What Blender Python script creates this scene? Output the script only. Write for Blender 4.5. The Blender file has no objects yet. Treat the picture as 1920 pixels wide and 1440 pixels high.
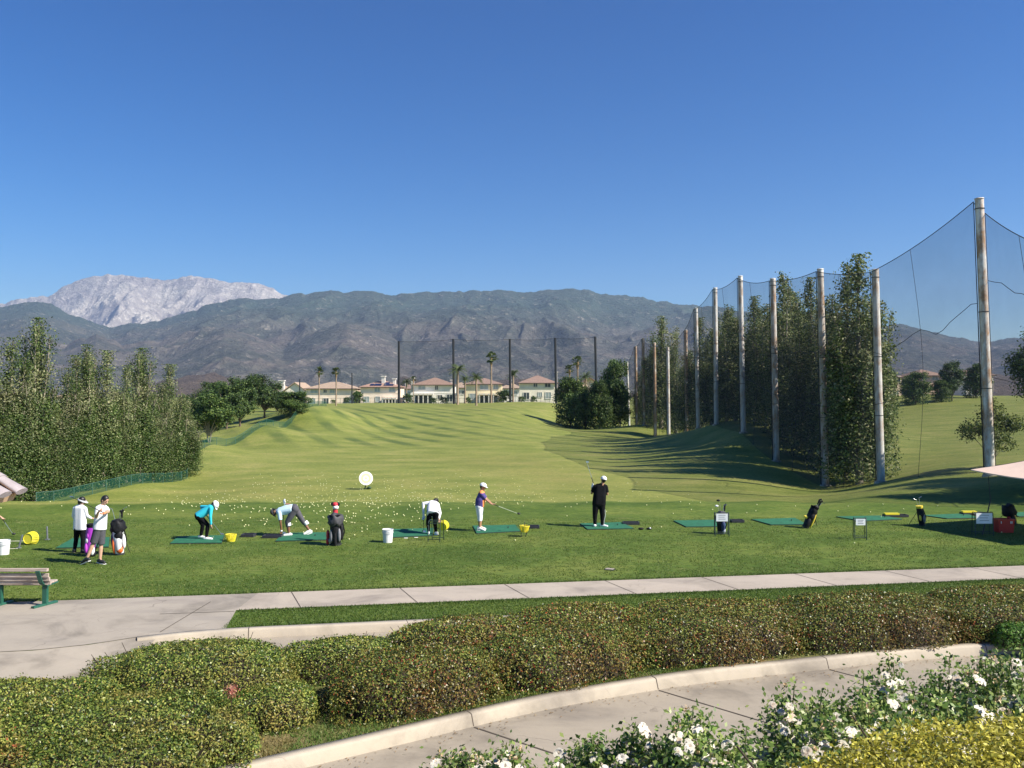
import bpy, bmesh, math, random
import numpy as np
from mathutils import Vector, Matrix
sc = bpy.context.scene
random.seed(7); RNG = np.random.default_rng(11)

# ------------------------------------------------------------------ camera
F = 1610.0; EYE = 4.5; PITCH = math.atan(20.0/F)
cam_d = bpy.data.cameras.new("camera"); cam = bpy.data.objects.new("camera", cam_d)
sc.collection.objects.link(cam); sc.camera = cam
cam.location = (0, 0, EYE); cam.rotation_euler = (math.pi/2+PITCH, 0, 0)
cam_d.sensor_width = 36; cam_d.lens = 36*F/1920; cam_d.clip_start = 0.1; cam_d.clip_end = 40000

# ------------------------------------------------------------------ sky, sun, exposure
SUN = Vector((1.08, -0.40, 1.0)).normalized()
EL = math.asin(SUN.z); ROT = math.atan2(SUN.x, SUN.y)
w = bpy.data.worlds.new("World"); sc.world = w; w.use_nodes = True
nt = w.node_tree; nt.nodes.clear()
sky = nt.nodes.new('ShaderNodeTexSky'); sky.sky_type = 'NISHITA'; sky.sun_disc = False
sky.sun_elevation = EL; sky.sun_rotation = ROT; sky.altitude = 400
sky.air_density = 1.0; sky.dust_density = 0.2; sky.ozone_density = 3.0
bg = nt.nodes.new('ShaderNodeBackground'); bg.inputs[1].default_value = 0.085
wo = nt.nodes.new('ShaderNodeOutputWorld')
hs = nt.nodes.new('ShaderNodeHueSaturation'); hs.inputs['Saturation'].default_value = 1.46; hs.inputs['Hue'].default_value = .502
sv = nt.nodes.new('ShaderNodeVectorMath'); sv.operation = 'SCALE'; sv.inputs['Scale'].default_value = .12
gm = nt.nodes.new('ShaderNodeGamma'); gm.inputs[1].default_value = 1.22
s2 = nt.nodes.new('ShaderNodeVectorMath'); s2.operation = 'SCALE'; s2.inputs['Scale'].default_value = 1/.12
nt.links.new(sky.outputs[0], hs.inputs['Color']); nt.links.new(hs.outputs[0], sv.inputs[0]); nt.links.new(sv.outputs[0], gm.inputs[0]); nt.links.new(gm.outputs[0], s2.inputs[0]); nt.links.new(s2.outputs[0], bg.inputs[0]); nt.links.new(bg.outputs[0], wo.inputs[0])
sl = bpy.data.lights.new("sun", 'SUN'); sl.energy = 5.0; sl.angle = math.radians(0.5); sl.color = (1, .93, .82)
so = bpy.data.objects.new("sun", sl); sc.collection.objects.link(so)
so.rotation_euler = (-SUN).to_track_quat('-Z', 'Y').to_euler(); so.location = (60, -30, 80)
sc.view_settings.view_transform = 'Standard'; sc.view_settings.look = 'None'
sc.view_settings.exposure = 0.78; sc.view_settings.gamma = 1
sc.cycles.transparent_max_bounces = 24; sc.cycles.max_bounces = 6
sc.cycles.use_denoising = True

# ------------------------------------------------------------------ placing helpers
CP, SP = math.cos(PITCH), math.sin(PITCH)
def at(px, py, Y):
    """the point at forward distance Y that the photo shows at (px, py)"""
    a = (px-960)/F; b = (720-py)/F
    dy = CP - b*SP; dz = SP + b*CP
    t = Y/dy
    return Vector((a*t, Y, EYE+dz*t))
def gp(px, py, z=0.0):
    a = (px-960)/F; b = (720-py)/F
    dy = CP - b*SP; dz = SP + b*CP
    t = (z-EYE)/dz
    return Vector((a*t, dy*t, z))

# ------------------------------------------------------------------ numpy noise
def _h(ix, iy, s):
    n = (ix.astype(np.int64)*374761393 + iy.astype(np.int64)*668265263 + s*1442695041) & 0x7fffffff
    n = ((n ^ (n >> 13))*1274126177) & 0x7fffffff
    return ((n ^ (n >> 16)) & 0xffff)/65535.0
def vnoise(x, y, s=0):
    x = np.asarray(x, float); y = np.asarray(y, float)
    ix = np.floor(x); iy = np.floor(y); fx = x-ix; fy = y-iy
    fx = fx*fx*fx*(fx*(fx*6-15)+10); fy = fy*fy*fy*(fy*(fy*6-15)+10)
    a = _h(ix, iy, s); b = _h(ix+1, iy, s); c = _h(ix, iy+1, s); d = _h(ix+1, iy+1, s)
    return (a*(1-fx)+b*fx)*(1-fy)+(c*(1-fx)+d*fx)*fy
def fbm(x, y, o=4, s=0, g=.5):
    r = 0; a = 1; t = 0
    for i in range(o):
        r = r+a*vnoise(x*2**i+i*17.3, y*2**i+i*9.1, s+i); t += a; a *= g
    return r/t
def ridged(x, y, o=5, s=0, g=.5):
    r = 0; a = 1; t = 0; wgt = 1
    for i in range(o):
        n = 1-np.abs(2*vnoise(x*2**i+i*17.3, y*2**i+i*9.1, s+i)-1)
        n = n*n; r = r+a*n*wgt; wgt = np.clip(n*1.6, 0, 1); t += a; a *= g
    return r/t
def sstep(a, b, x):
    t = np.clip((x-a)/(b-a), 0, 1); return t*t*(3-2*t)

# ------------------------------------------------------------------ materials
def nodes_of(name):
    m = bpy.data.materials.new(name); m.use_nodes = True
    return m, m.node_tree, m.node_tree.nodes['Principled BSDF']
def ramp(nt, fac, stops):
    r = nt.nodes.new('ShaderNodeValToRGB'); e = r.color_ramp.elements
    while len(e) < len(stops): e.new(.5)
    for k, (p, c) in enumerate(stops):
        e[k].position = p; e[k].color = (*c, 1)
    nt.links.new(fac, r.inputs[0]); return r.outputs[0]
def noise(nt, scale, detail=4, rough=.55, vec=None, dist=0):
    n = nt.nodes.new('ShaderNodeTexNoise'); n.inputs['Scale'].default_value = scale
    n.inputs['Detail'].default_value = detail; n.inputs['Roughness'].default_value = rough
    n.inputs['Distortion'].default_value = dist
    if vec is not None: nt.links.new(vec, n.inputs['Vector'])
    return n.outputs['Fac']
def coords(nt, kind='Object', scale=None):
    t = nt.nodes.new('ShaderNodeTexCoord') ; o = t.outputs[kind]
    if scale:
        m = nt.nodes.new('ShaderNodeMapping'); m.inputs['Scale'].default_value = scale
        nt.links.new(o, m.inputs['Vector']); o = m.outputs[0]
    return o
def mix(nt, fac, a, b, mode='MIX'):
    m = nt.nodes.new('ShaderNodeMix'); m.data_type = 'RGBA'; m.blend_type = mode
    for sock, v in ((m.inputs[0], fac), (m.inputs[6], a), (m.inputs[7], b)):
        if hasattr(v, 'links') or hasattr(v, 'is_linked'): nt.links.new(v, sock)
        elif isinstance(v, (int, float)): sock.default_value = v
        else: sock.default_value = (*v, 1)
    return m.outputs[2]
def fmath(nt, op, a, b=None, clamp=False):
    m = nt.nodes.new('ShaderNodeMath'); m.operation = op; m.use_clamp = clamp
    for s, v in ((m.inputs[0], a), (m.inputs[1], b)):
        if v is None: continue
        if isinstance(v, (int, float)): s.default_value = v
        else: nt.links.new(v, s)
    return m.outputs[0]
def bump(nt, bsdf, h, strength=.3, dist=.02):
    b = nt.nodes.new('ShaderNodeBump'); b.inputs['Strength'].default_value = strength
    b.inputs['Distance'].default_value = dist
    nt.links.new(h, b.inputs['Height']); nt.links.new(b.outputs[0], bsdf.inputs['Normal'])
MATS = {}
def M(name, col, rough=.6, var=.18, scale=6.0, metal=0.0, bumpy=.0, stretch=None, spec=.5, sheen=0):
    """plain surface with mottled colour"""
    if name in MATS: return MATS[name]
    m, nt, b = nodes_of(name)
    v = coords(nt, 'Object', stretch)
    n = noise(nt, scale, 5, .6, v)
    lo = tuple(c*(1-var) for c in col); hi = tuple(min(1, c*(1+var)) for c in col)
    nt.links.new(ramp(nt, n, [(.3, lo), (.7, hi)]), b.inputs['Base Color'])
    b.inputs['Roughness'].default_value = rough; b.inputs['Metallic'].default_value = metal
    b.inputs['Specular IOR Level'].default_value = spec
    if sheen: b.inputs['Sheen Weight'].default_value = sheen
    if bumpy: bump(nt, b, noise(nt, scale*3, 4, .6, v), bumpy, .02)
    MATS[name] = m; return m
def leafmat(name, stops, trans=.3, patch=None, pscale=.6, rough=.55, topz=0):
    if name in MATS: return MATS[name]
    m, nt, b = nodes_of(name)
    g = nt.nodes.new('ShaderNodeNewGeometry')
    oi = nt.nodes.new('ShaderNodeObjectInfo')
    c = ramp(nt, g.outputs['Random Per Island'], stops)
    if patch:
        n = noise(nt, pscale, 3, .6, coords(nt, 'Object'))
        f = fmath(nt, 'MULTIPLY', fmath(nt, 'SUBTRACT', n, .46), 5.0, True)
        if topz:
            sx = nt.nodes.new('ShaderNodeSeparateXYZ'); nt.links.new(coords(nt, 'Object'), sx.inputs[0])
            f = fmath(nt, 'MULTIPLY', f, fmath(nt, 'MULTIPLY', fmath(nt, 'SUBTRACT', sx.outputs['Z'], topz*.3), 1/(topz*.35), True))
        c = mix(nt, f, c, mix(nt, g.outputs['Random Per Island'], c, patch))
    hv = nt.nodes.new('ShaderNodeHueSaturation')
    nt.links.new(c, hv.inputs['Color'])
    nt.links.new(fmath(nt, 'ADD', fmath(nt, 'MULTIPLY', oi.outputs['Random'], .3), .85), hv.inputs['Value'])
    c = hv.outputs[0]
    nt.links.new(c, b.inputs['Base Color']); b.inputs['Roughness'].default_value = rough
    b.inputs['Specular IOR Level'].default_value = .35
    if trans:
        t = nt.nodes.new('ShaderNodeBsdfTranslucent'); nt.links.new(c, t.inputs[0])
        mx = nt.nodes.new('ShaderNodeMixShader'); mx.inputs[0].default_value = trans
        nt.links.new(b.outputs[0], mx.inputs[1]); nt.links.new(t.outputs[0], mx.inputs[2])
        nt.links.new(mx.outputs[0], nt.nodes['Material Output'].inputs[0])
    MATS[name] = m; return m

# ------------------------------------------------------------------ object helpers
def tag(o, label=None, cat=None, group=None, kind=None):
    if label: o['label'] = label
    if cat: o['category'] = cat
    if group: o['group'] = group
    if kind: o['kind'] = kind
    return o
def thing(name, loc, label, cat, group=None):
    o = bpy.data.objects.new(name, None); sc.collection.objects.link(o)
    o.location = loc; o.empty_display_size = .2
    return tag(o, label, cat, group)
def wroot(o):
    v = Vector((0, 0, 0))
    while o is not None:
        v += o.location; o = o.parent
    return v
def link(name, me, mat=None, parent=None):
    o = bpy.data.objects.new(name, me); sc.collection.objects.link(o)
    if mat is not None:
        for m in (mat if isinstance(mat, (list, tuple)) else [mat]): me.materials.append(m)
    if parent is not None: o.parent = parent
    return o
def npmesh(name, V, Q, smooth=False):
    """V (n,3), Q (m,k) faces of equal size"""
    V = np.ascontiguousarray(V, np.float32); Q = np.ascontiguousarray(Q, np.int32)
    me = bpy.data.meshes.new(name); k = Q.shape[1]
    me.vertices.add(len(V)); me.vertices.foreach_set('co', V.ravel())
    me.loops.add(Q.size); me.loops.foreach_set('vertex_index', Q.ravel())
    me.polygons.add(len(Q)); me.polygons.foreach_set('loop_start', np.arange(0, Q.size, k, dtype=np.int32))
    if smooth: me.polygons.foreach_set('use_smooth', np.ones(len(Q), bool))
    me.update(calc_edges=True); me.validate(); return me
def grid_faces(nr, nc):
    i = np.arange(nr-1)[:, None]*nc+np.arange(nc-1)[None, :]
    i = i.ravel(); return np.stack([i, i+1, i+nc+1, i+nc], 1)
def basis(d):
    d = Vector(d).normalized()
    u = d.cross(Vector((0, 0, 1)));
    if u.length < 1e-4: u = Vector((1, 0, 0))
    u.normalize(); return u, d.cross(u).normalized(), d
class MB:
    """collects shapes in world coordinates, builds ONE mesh"""
    def __init__(s): s.v = []; s.f = []; s.m = []; s.sm = []
    def add(s, vs, fs, mi=0, smooth=False):
        n = len(s.v); s.v += [tuple(x) for x in vs]
        for f in fs: s.f.append([i+n for i in f]); s.m.append(mi); s.sm.append(smooth)
        return s
    def box(s, lo, hi, mi=0, R=None, org=None):
        x0, y0, z0 = lo; x1, y1, z1 = hi
        vs = [Vector(p) for p in ((x0,y0,z0),(x1,y0,z0),(x1,y1,z0),(x0,y1,z0),(x0,y0,z1),(x1,y0,z1),(x1,y1,z1),(x0,y1,z1))]
        if R is not None: vs = [R @ v for v in vs]
        if org is not None: vs = [v+Vector(org) for v in vs]
        return s.add(vs, [(0,3,2,1),(4,5,6,7),(0,1,5,4),(1,2,6,5),(2,3,7,6),(3,0,4,7)], mi)
    def obox(s, c, u, v, w_, hu, hv, hw, mi=0):
        """box about c with half sizes along unit axes u, v, w_"""
        c = Vector(c); vs = []
        for a, b, d in ((-1,-1,-1),(1,-1,-1),(1,1,-1),(-1,1,-1),(-1,-1,1),(1,-1,1),(1,1,1),(-1,1,1)):
            vs.append(c+Vector(u)*a*hu+Vector(v)*b*hv+Vector(w_)*d*hw)
        return s.add(vs, [(0,3,2,1),(4,5,6,7),(0,1,5,4),(1,2,6,5),(2,3,7,6),(3,0,4,7)], mi)
    def bar(s, p, q, wx, wy, mi=0):
        u, v, d = basis(Vector(q)-Vector(p)); return s.obox((Vector(p)+Vector(q))/2, u, v, d, wx/2, wy/2, (Vector(q)-Vector(p)).length/2, mi)
    def tube(s, pts, rs, seg=10, mi=0, caps=True, smooth=True, flat=1.0, uax=None):
        pts = [Vector(p) for p in pts]
        if not hasattr(rs, '__len__'): rs = [rs]*len(pts)
        vs = []; n = len(pts); pu = None
        for i, p in enumerate(pts):
            d = pts[min(i+1, n-1)]-pts[max(i-1, 0)]
            u, v, d = basis(d)
            if uax is not None:
                u = Vector(uax)-d*Vector(uax).dot(d); u.normalize(); v = d.cross(u)
            elif pu is not None:
                u = pu-d*pu.dot(d); u.normalize(); v = d.cross(u)
            pu = u
            for k in range(seg):
                a = 2*math.pi*k/seg
                vs.append(p+u*math.cos(a)*rs[i]+v*math.sin(a)*rs[i]*flat)
        fs = []
        for i in range(n-1):
            for k in range(seg):
                k2 = (k+1) % seg; fs.append((i*seg+k, i*seg+k2, (i+1)*seg+k2, (i+1)*seg+k))
        s.add(vs, fs, mi, smooth)
        if caps:
            s.add(vs[:seg], [tuple(range(seg-1, -1, -1))], mi); s.add(vs[-seg:], [tuple(range(seg))], mi)
        return s
    def ball(s, c, r, mi=0, seg=10, rings=7, sc_=(1, 1, 1), R=None):
        vs = []; c = Vector(c)
        for i in range(rings+1):
            t = math.pi*i/rings
            for k in range(seg):
                a = 2*math.pi*k/seg
                v = Vector((math.sin(t)*math.cos(a)*sc_[0]*r, math.sin(t)*math.sin(a)*sc_[1]*r, math.cos(t)*sc_[2]*r))
                if R is not None: v = R @ v
                vs.append(c+v)
        fs = [(i*seg+k, (i+1)*seg+k, (i+1)*seg+(k+1) % seg, i*seg+(k+1) % seg) for i in range(rings) for k in range(seg)]
        return s.add(vs, fs, mi, True)
    def build(s, name, mat, parent=None, bevel=0):
        me = bpy.data.meshes.new(name)
        off = wroot(parent) if parent is not None else Vector((0, 0, 0))
        me.from_pydata([(x-off.x, y-off.y, z-off.z) for x, y, z in s.v], [], s.f)
        me.polygons.foreach_set('material_index', s.m); me.polygons.foreach_set('use_smooth', s.sm)
        me.update()
        o = link(name, me, mat, parent)
        if bevel:
            b = o.modifiers.new('bevel', 'BEVEL'); b.width = bevel; b.segments = 2; b.limit_method = 'ANGLE'
        return o
def sweep_prism(mb, poly, z0, z1, mi=0):
    n = len(poly); vs = [(x, y, z0) for x, y in poly]+[(x, y, z1) for x, y in poly]
    fs = [tuple(range(n-1, -1, -1)), tuple(range(n, 2*n))]+[(i, (i+1) % n, n+(i+1) % n, n+i) for i in range(n)]
    mb.add(vs, fs, mi)
def top_copy(root, loc=None, label=None, group=None, rotz=None, scale=None):
    r = root.copy(); sc.collection.objects.link(r)
    if loc is not None: r.location = loc
    if rotz is not None: r.rotation_euler[2] = rotz
    if scale is not None: r.scale = scale
    if label: r['label'] = label
    if group: r['group'] = group
    for ch in list(root.children):
        c = ch.copy(); sc.collection.objects.link(c); c.parent = r
        for g in ch.children:
            d = g.copy(); sc.collection.objects.link(d); d.parent = c
    return r

# ================================================================== THE SETTING
# ---- terrain heights: control points read off the photo as (px, py, distance)
_cp = [
 (686,917,50),(300,922,50),(75,947,43),(170,928,47),(260,907,53),(350,900,60.7),(500,915,50),(900,915,51),(1050,915,52),
 (450,880,66),(700,870,70),(960,865,72),(1080,860,74),(450,840,90),(700,830,98),(960,825,100),
 (400,833,86),(500,797,105),(560,772,121),(610,762,138),(550,800,115),(700,800,125),(900,800,125),
 (600,775,150),(750,772,165),(960,775,165),(620,764,180),(750,757,205),(900,757,205),(1040,757,205),(850,765,188),(680,757,205),
 (1178,802,188),(1060,800,165),(1120,805,160),(1207,797,146),(1228,822,134),(1252,817,128),(1288,810,116),(1308,805,105),
 (1343,796,91),(1394,811,79),(1455,864,68),(1548,911,60),(1652,905,54),(1857,893,45),
 (1250,850,76),(1150,868,72),(1350,868,66),(1300,898,58),(1450,906,58),(1200,902,57),(1100,902,56),
 (1400,842,73),(1310,830,84),(1200,842,88),(1150,825,110),
 (1750,880,55),(1700,860,70),(1750,820,100),(1700,790,130),(1700,760,170),(1700,741,205),(1850,743,205),(1900,760,150),(1900,830,80),
 (1780,907,42),(1915,892,42),(1650,920,43.5),(1500,800,150),(1450,790,180),(1350,790,200),
 (450,800,118),(495,780,130),(395,832,92),(540,778,122),(430,775,160),(350,790,150),(200,780,160),(60,780,160),(100,860,80),(-150,900,60),(-100,790,150),
 (450,757,205),(250,757,205),(50,757,205),(2150,880,50),(2150,800,100),(2100,745,200)]
_P = []; _Z = []
for px, py, d in _cp:
    q = at(px, py, d); _P.append((q.x/d*2.2, math.log(d))); _Z.append(q.z)
for d in (26, 31, 36.5):
    for u in np.linspace(-1.1, 1.1, 23): _P.append((u*2.2, math.log(d))); _Z.append(0.0)
for u in np.linspace(-.7, .35, 15): _P.append((u*2.2, math.log(41.0))); _Z.append(-.70)
for u in np.linspace(-.5, .35, 12): _P.append((u*2.2, math.log(45.5))); _Z.append(-1.0)
for u in (-1.1, 1.1):
    for d in (45, 70, 110, 170, 230): _P.append((u*2.2, math.log(d))); _Z.append(0.0 if u < 0 else 1.0)
for u in np.linspace(-.9, .9, 7): _P.append((u*2.2, math.log(250))); _Z.append(1.6 if u < .3 else 4.0)
_P = np.array(_P); _Z = np.array(_Z); _n = len(_P)
def _k(r2): return .5*r2*np.log(r2+1e-12)
_D = ((_P[:, None]-_P[None])**2).sum(-1)
_A = np.zeros((_n+3, _n+3)); _A[:_n, :_n] = _k(_D)+np.eye(_n)*2e-4
_A[:_n, _n] = 1; _A[:_n, _n+1:] = _P; _A[_n, :_n] = 1; _A[_n+1:, :_n] = _P.T
_C = np.linalg.solve(_A, np.concatenate([_Z, np.zeros(3)]))
def ground_z(X, Y):
    X = np.atleast_1d(np.asarray(X, float)); Y = np.atleast_1d(np.asarray(Y, float))
    Yc = np.clip(Y, 24, 250); u = np.clip(X/Yc, -1.15, 1.15)
    p = np.stack([u*2.2, np.log(Yc)], -1).reshape(-1, 2); out = np.zeros(len(p))
    for i in range(0, len(p), 20000):
        q = p[i:i+20000]
        out[i:i+20000] = _k(((q[:, None]-_P[None])**2).sum(-1)) @ _C[:_n] + _C[_n] + q @ _C[_n+1:]
    z = out.reshape(X.shape)
    z = z*sstep(29, 36.0, Y)
    z = z*(1-sstep(260, 900, Y))
    z = z+(.10*(fbm(X/9, Y/11, 3, 5)-.5)*sstep(44, 60, Y))
    return z
def gz(x, y): return float(ground_z([x], [y])[0])

def curb_far(X):
    X = np.asarray(X, float)
    return np.interp(X, [-40, -9.2, -8.4, -7.6, -6.9, -6.2, -5.2, 40], [14.9, 15.0, 15.15, 15.5, 16.0, 16.35, 16.62, 17.5+.17*40])
TEE_B = lambda X: 36.4+.085*X
def build_ground():
    us = np.linspace(-1.15, 1.15, 470)
    ds = np.concatenate([np.arange(14, 50, .28), np.arange(50, 120, .6), np.arange(120, 300, 2), np.geomspace(300, 9000, 30)])
    U, D = np.meshgrid(us, ds)
    X = U*D
    st = curb_far(U*16.5)
    for _ in range(12): st = .5*st+.5*curb_far(U*st)
    st = st+.02
    D2 = np.where(D < 24, st+(D-14)/(10)*(24-st), D); X = U*D2
    Zz = ground_z(X, D2)
    Zz = Zz+.012*(fbm(X*1.3, D2*1.3, 3, 2)-.5)*sstep(21.5, 24, D2)
    V = np.stack([X, D2, Zz], -1).reshape(-1, 3)
    me = npmesh('ground', V, grid_faces(len(ds), len(us)), True)
    x = V[:, 0]; y = V[:, 1]
    tee = 1-sstep(-.4, .4, y-TEE_B(x)); tee = np.where(x > 12.5, np.maximum(tee, (1-sstep(38, 41, y))), tee)
    def attr(n, a):
        t = me.attributes.new(n, 'FLOAT', 'POINT'); t.data.foreach_set('value', a.astype(np.float32))
    attr('tee', tee)
    attr('stripe', sstep(84, 100, y)*(1-sstep(175, 192, y))*(1-sstep(-12, 12, x))*sstep(-.36, -.30, x/y))
    dry = np.clip(1.1*np.exp(-((y-66)/22)**2)*np.exp(-((x+2)/20)**2), 0, 1)
    dry = dry+.9*np.exp(-((y-47)/5)**2)*np.exp(-((x+19)/6)**2)+.55*np.exp(-((y-190)/12)**2)*np.exp(-((x+22)/45)**2)
    attr('dry', np.clip(dry, 0, 1))
    attr('worn', np.exp(-((y-(30.6+.03*x))/1.25)**2)+.35*np.exp(-((y-23)/3)**2)+.9*np.exp(-((y-(28.0))/1.2)**2)*np.exp(-((x+15)/2.5)**2))
    m, nt, b = nodes_of('grass')
    def A(n):
        a = nt.nodes.new('ShaderNodeAttribute'); a.attribute_name = n; return a.outputs['Fac']
    v = coords(nt, 'Object')
    vs = coords(nt, 'Object', (1, 1.6, 1))
    n1 = noise(nt, .22, 5, .6, vs); n2 = noise(nt, 2.2, 5, .65, vs); n3 = noise(nt, 24, 4, .7, v)
    teec = ramp(nt, n1, [(.36, (.074, .124, .020)), (.5, (.110, .166, .030)), (.64, (.165, .205, .046))])
    rng = ramp(nt, n1, [(.32, (.175, .215, .050)), (.5, (.245, .275, .070)), (.68, (.325, .318, .105))])
    dryc = ramp(nt, n1, [(.3, (.215, .235, .062)), (.7, (.30, .275, .095))])
    n5 = noise(nt, .045, 4, .6, coords(nt, 'Object', (1, .55, 1)))
    f5 = fmath(nt, 'MULTIPLY', fmath(nt, 'SUBTRACT', n5, .42), 4.0, True)
    rng = mix(nt, fmath(nt, 'MULTIPLY', A('dry'), f5, True), rng, dryc)
    # mown stripes on the far slope
    mp = nt.nodes.new('ShaderNodeMapping'); mp.inputs['Rotation'].default_value = (0, 0, math.radians(-24))
    nt.links.new(v, mp.inputs['Vector'])
    wv = nt.nodes.new('ShaderNodeTexWave'); wv.inputs['Scale'].default_value = .072; wv.inputs['Distortion'].default_value = .45
    wv.inputs['Detail'].default_value = 2; wv.inputs['Detail Scale'].default_value = .6
    nt.links.new(mp.outputs[0], wv.inputs['Vector'])
    wf = fmath(nt, 'MULTIPLY', fmath(nt, 'SUBTRACT', wv.outputs['Fac'], .45), 2.2, True)
    n6 = noise(nt, .12, 3, .5, v)
    wf = fmath(nt, 'MULTIPLY', fmath(nt, 'MULTIPLY', wf, A('stripe')), fmath(nt, 'MULTIPLY', fmath(nt, 'SUBTRACT', n6, .32), 4, True))
    rng = mix(nt, fmath(nt, 'MULTIPLY', wf, .85), rng, (.085, .130, .036))
    c = mix(nt, A('tee'), rng, teec)
    n7 = noise(nt, 7.0, 4, .7, coords(nt, 'Object', (.7, 1.5, 1)))
    c = mix(nt, fmath(nt, 'MULTIPLY', fmath(nt, 'SUBTRACT', n7, .50), 5.0, True), c, mix(nt, 1.0, c, (1.45, 1.32, 1.2), 'MULTIPLY'))
    c = mix(nt, fmath(nt, 'MULTIPLY', fmath(nt, 'SUBTRACT', .50, n7), 5.0, True), c, mix(nt, 1.0, c, (.58, .66, .52), 'MULTIPLY'))
    # worn and sandy scars
    vw = coords(nt, 'Object', (.55, 1.9, 1))
    nw = noise(nt, 1.5, 4, .6, vw)
    wr = fmath(nt, 'MULTIPLY', fmath(nt, 'MULTIPLY', fmath(nt, 'SUBTRACT', nw, .60), 9.0, True), A('worn'), True)
    c = mix(nt, fmath(nt, 'MULTIPLY', wr, .7), c, (.36, .33, .15))
    c = mix(nt, fmath(nt, 'MULTIPLY', fmath(nt, 'SUBTRACT', .5, n2), 2.0, True), c, mix(nt, 1.0, c, (.55, .62, .5), 'MULTIPLY'))
    c = mix(nt, fmath(nt, 'MULTIPLY', fmath(nt, 'SUBTRACT', n2, .56), 4.0, True), c, mix(nt, .35, c, (.27, .27, .09)))
    c = mix(nt, fmath(nt, 'MULTIPLY', fmath(nt, 'SUBTRACT', n3, .42), 3, True), mix(nt, 1.0, c, (.72, .74, .66), 'MULTIPLY'), mix(nt, 1.0, c, (1.16, 1.14, 1.1), 'MULTIPLY'))
    nt.links.new(c, b.inputs['Base Color']); b.inputs['Roughness'].default_value = .75
    b.inputs['Specular IOR Level'].default_value = .15
    hh = fmath(nt, 'ADD', fmath(nt, 'MULTIPLY', n3, .5), n2)
    bump(nt, b, hh, .55, .05)
    o = link('ground', me, m); tag(o, kind='structure'); return m
GRASS = build_ground()

# ---- mountains
def mountain(name, r0, r1, r2, prof, pxs, nu, nr, seed, mat, foot=1.25, rough=.42, wl=620, fine=26):
    px = np.linspace(pxs[0], pxs[1], nu); u = (px-960)/F
    rr = np.concatenate([np.linspace(r0, r1, nr), np.linspace(r1, r2, nr//4)[1:]])
    U, R = np.meshgrid(u, rr)
    X = U*R
    ridgeY = np.interp(px, [p[0] for p in prof], [p[1] for p in prof])
    rn = ridgeY+11*(fbm(px/24, px*0+3, 6, seed, .6)-.5)
    H0_ = np.array([at(a, b_, r1).z for a, b_ in zip(px, ridgeY)])[None, :]; H1_ = np.array([at(a, b_, r1).z for a, b_ in zip(px, rn)])[None, :]
    t = (R-r0)/(r1-r0); H = H0_+(H1_-H0_)*np.clip(1-np.abs(1-t)*9, 0, 1)
    wx = X/wl+1.3*fbm(X/(wl*2), R/(wl*2.2), 3, seed+40); wy = R/(wl*2.3)+1.1*fbm(X/(wl*1.7), R/(wl*2), 3, seed+50)
    rg = ridged(wx, wy, 6, seed, .52)
    rg2 = ridged(X/190+2*fbm(X/500, R/500, 2, seed+3), R/330, 4, seed+9)
    big = fbm(X/1500, R/1500, 2, seed+70)
    base = np.where(t < 1, np.clip(t, 0, 1)**foot, 1-.45*(t-1)/.35)
    wgt = np.clip(1-t, 0, 1)**.75*np.clip(t*3.5, 0, 1)
    Z = H*(base+wgt*rough*(rg-.48)+.16*wgt*(big-.5)*2)
    Z = Z+fine*(rg2-.45)*np.clip(t*4, 0, 1)*np.clip((1-t)*8, .0, 1)+5*(fbm(X/40, R/40, 3, seed+5)-.5)*np.clip((1-t)*12, .1, 1)
    # never above the skyline of the ridge behind it
    lim = EYE+(H-EYE)*(R/r1)
    Z = np.where(t < 1, np.minimum(Z, lim-2), Z)
    Z = np.where(t <= 0, -20, Z)
    me = npmesh(name, np.stack([X, R, Z], -1).reshape(-1, 3), grid_faces(len(rr), nu), True)
    MGRID[name] = (X, R, Z); return tag(link(name, me, mat), kind='structure')
MGRID = {}
def rockmat(name, stops, patch, pcol, hi=None, sc_=.004):
    m, nt, b = nodes_of(name)
    v = coords(nt, 'Object'); n = noise(nt, sc_, 8, .62, v); n2 = noise(nt, sc_*5, 6, .7, v, .6); n3 = noise(nt, sc_*16, 5, .7, v, .4)
    c = ramp(nt, n, stops)
    g = nt.nodes.new('ShaderNodeSeparateXYZ'); nt.links.new(v, g.inputs[0])
    if hi:
        f = fmath(nt, 'MULTIPLY', fmath(nt, 'SUBTRACT', g.outputs['Z'], hi[0]), 1/hi[1], True)
        c = mix(nt, f, c, hi[2])
    p = fmath(nt, 'MULTIPLY', fmath(nt, 'SUBTRACT', n2, patch), 7, True)
    p = fmath(nt, 'MULTIPLY', p, fmath(nt, 'MULTIPLY', fmath(nt, 'SUBTRACT', n3, .42), 6, True))
    c = mix(nt, p, c, pcol)
    c = mix(nt, fmath(nt, 'MULTIPLY', fmath(nt, 'SUBTRACT', n3, .45), 3, True), mix(nt, 1.0, c, (.80, .82, .84), 'MULTIPLY'), c)
    nt.links.new(c, b.inputs['Base Color']); b.inputs['Roughness'].default_value = .95
    b.inputs['Specular IOR Level'].default_value = .05
    bump(nt, b, n2, 1.0, 45)
    return m
FRONT = [(-400,590),(-60,578),(0,577),(40,569),(70,567),(95,569),(130,590),(165,602),(205,617),(240,608),(300,603),(350,586),(400,570),(450,557),(500,560),(535,555),(570,549),(610,546),(650,548),(700,546),(730,553),(780,550),(830,546),(900,544),(960,546),(1000,548),(1060,541),(1110,547),(1180,556),(1240,564),(1290,572),(1340,576),(1400,584),(1480,598),(1560,610),(1650,613),(1690,608),(1730,616),(1770,628),(1810,636),(1860,641),(1890,635),(1920,631),(2000,625),(2300,640)]
fm = rockmat('chaparral', [(.36, (.080, .088, .066)), (.48, (.120, .120, .094)), (.60, (.185, .160, .128))], .55, (.48, .41, .33), hi=(280, 260, (.080, .115, .085)))
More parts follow.
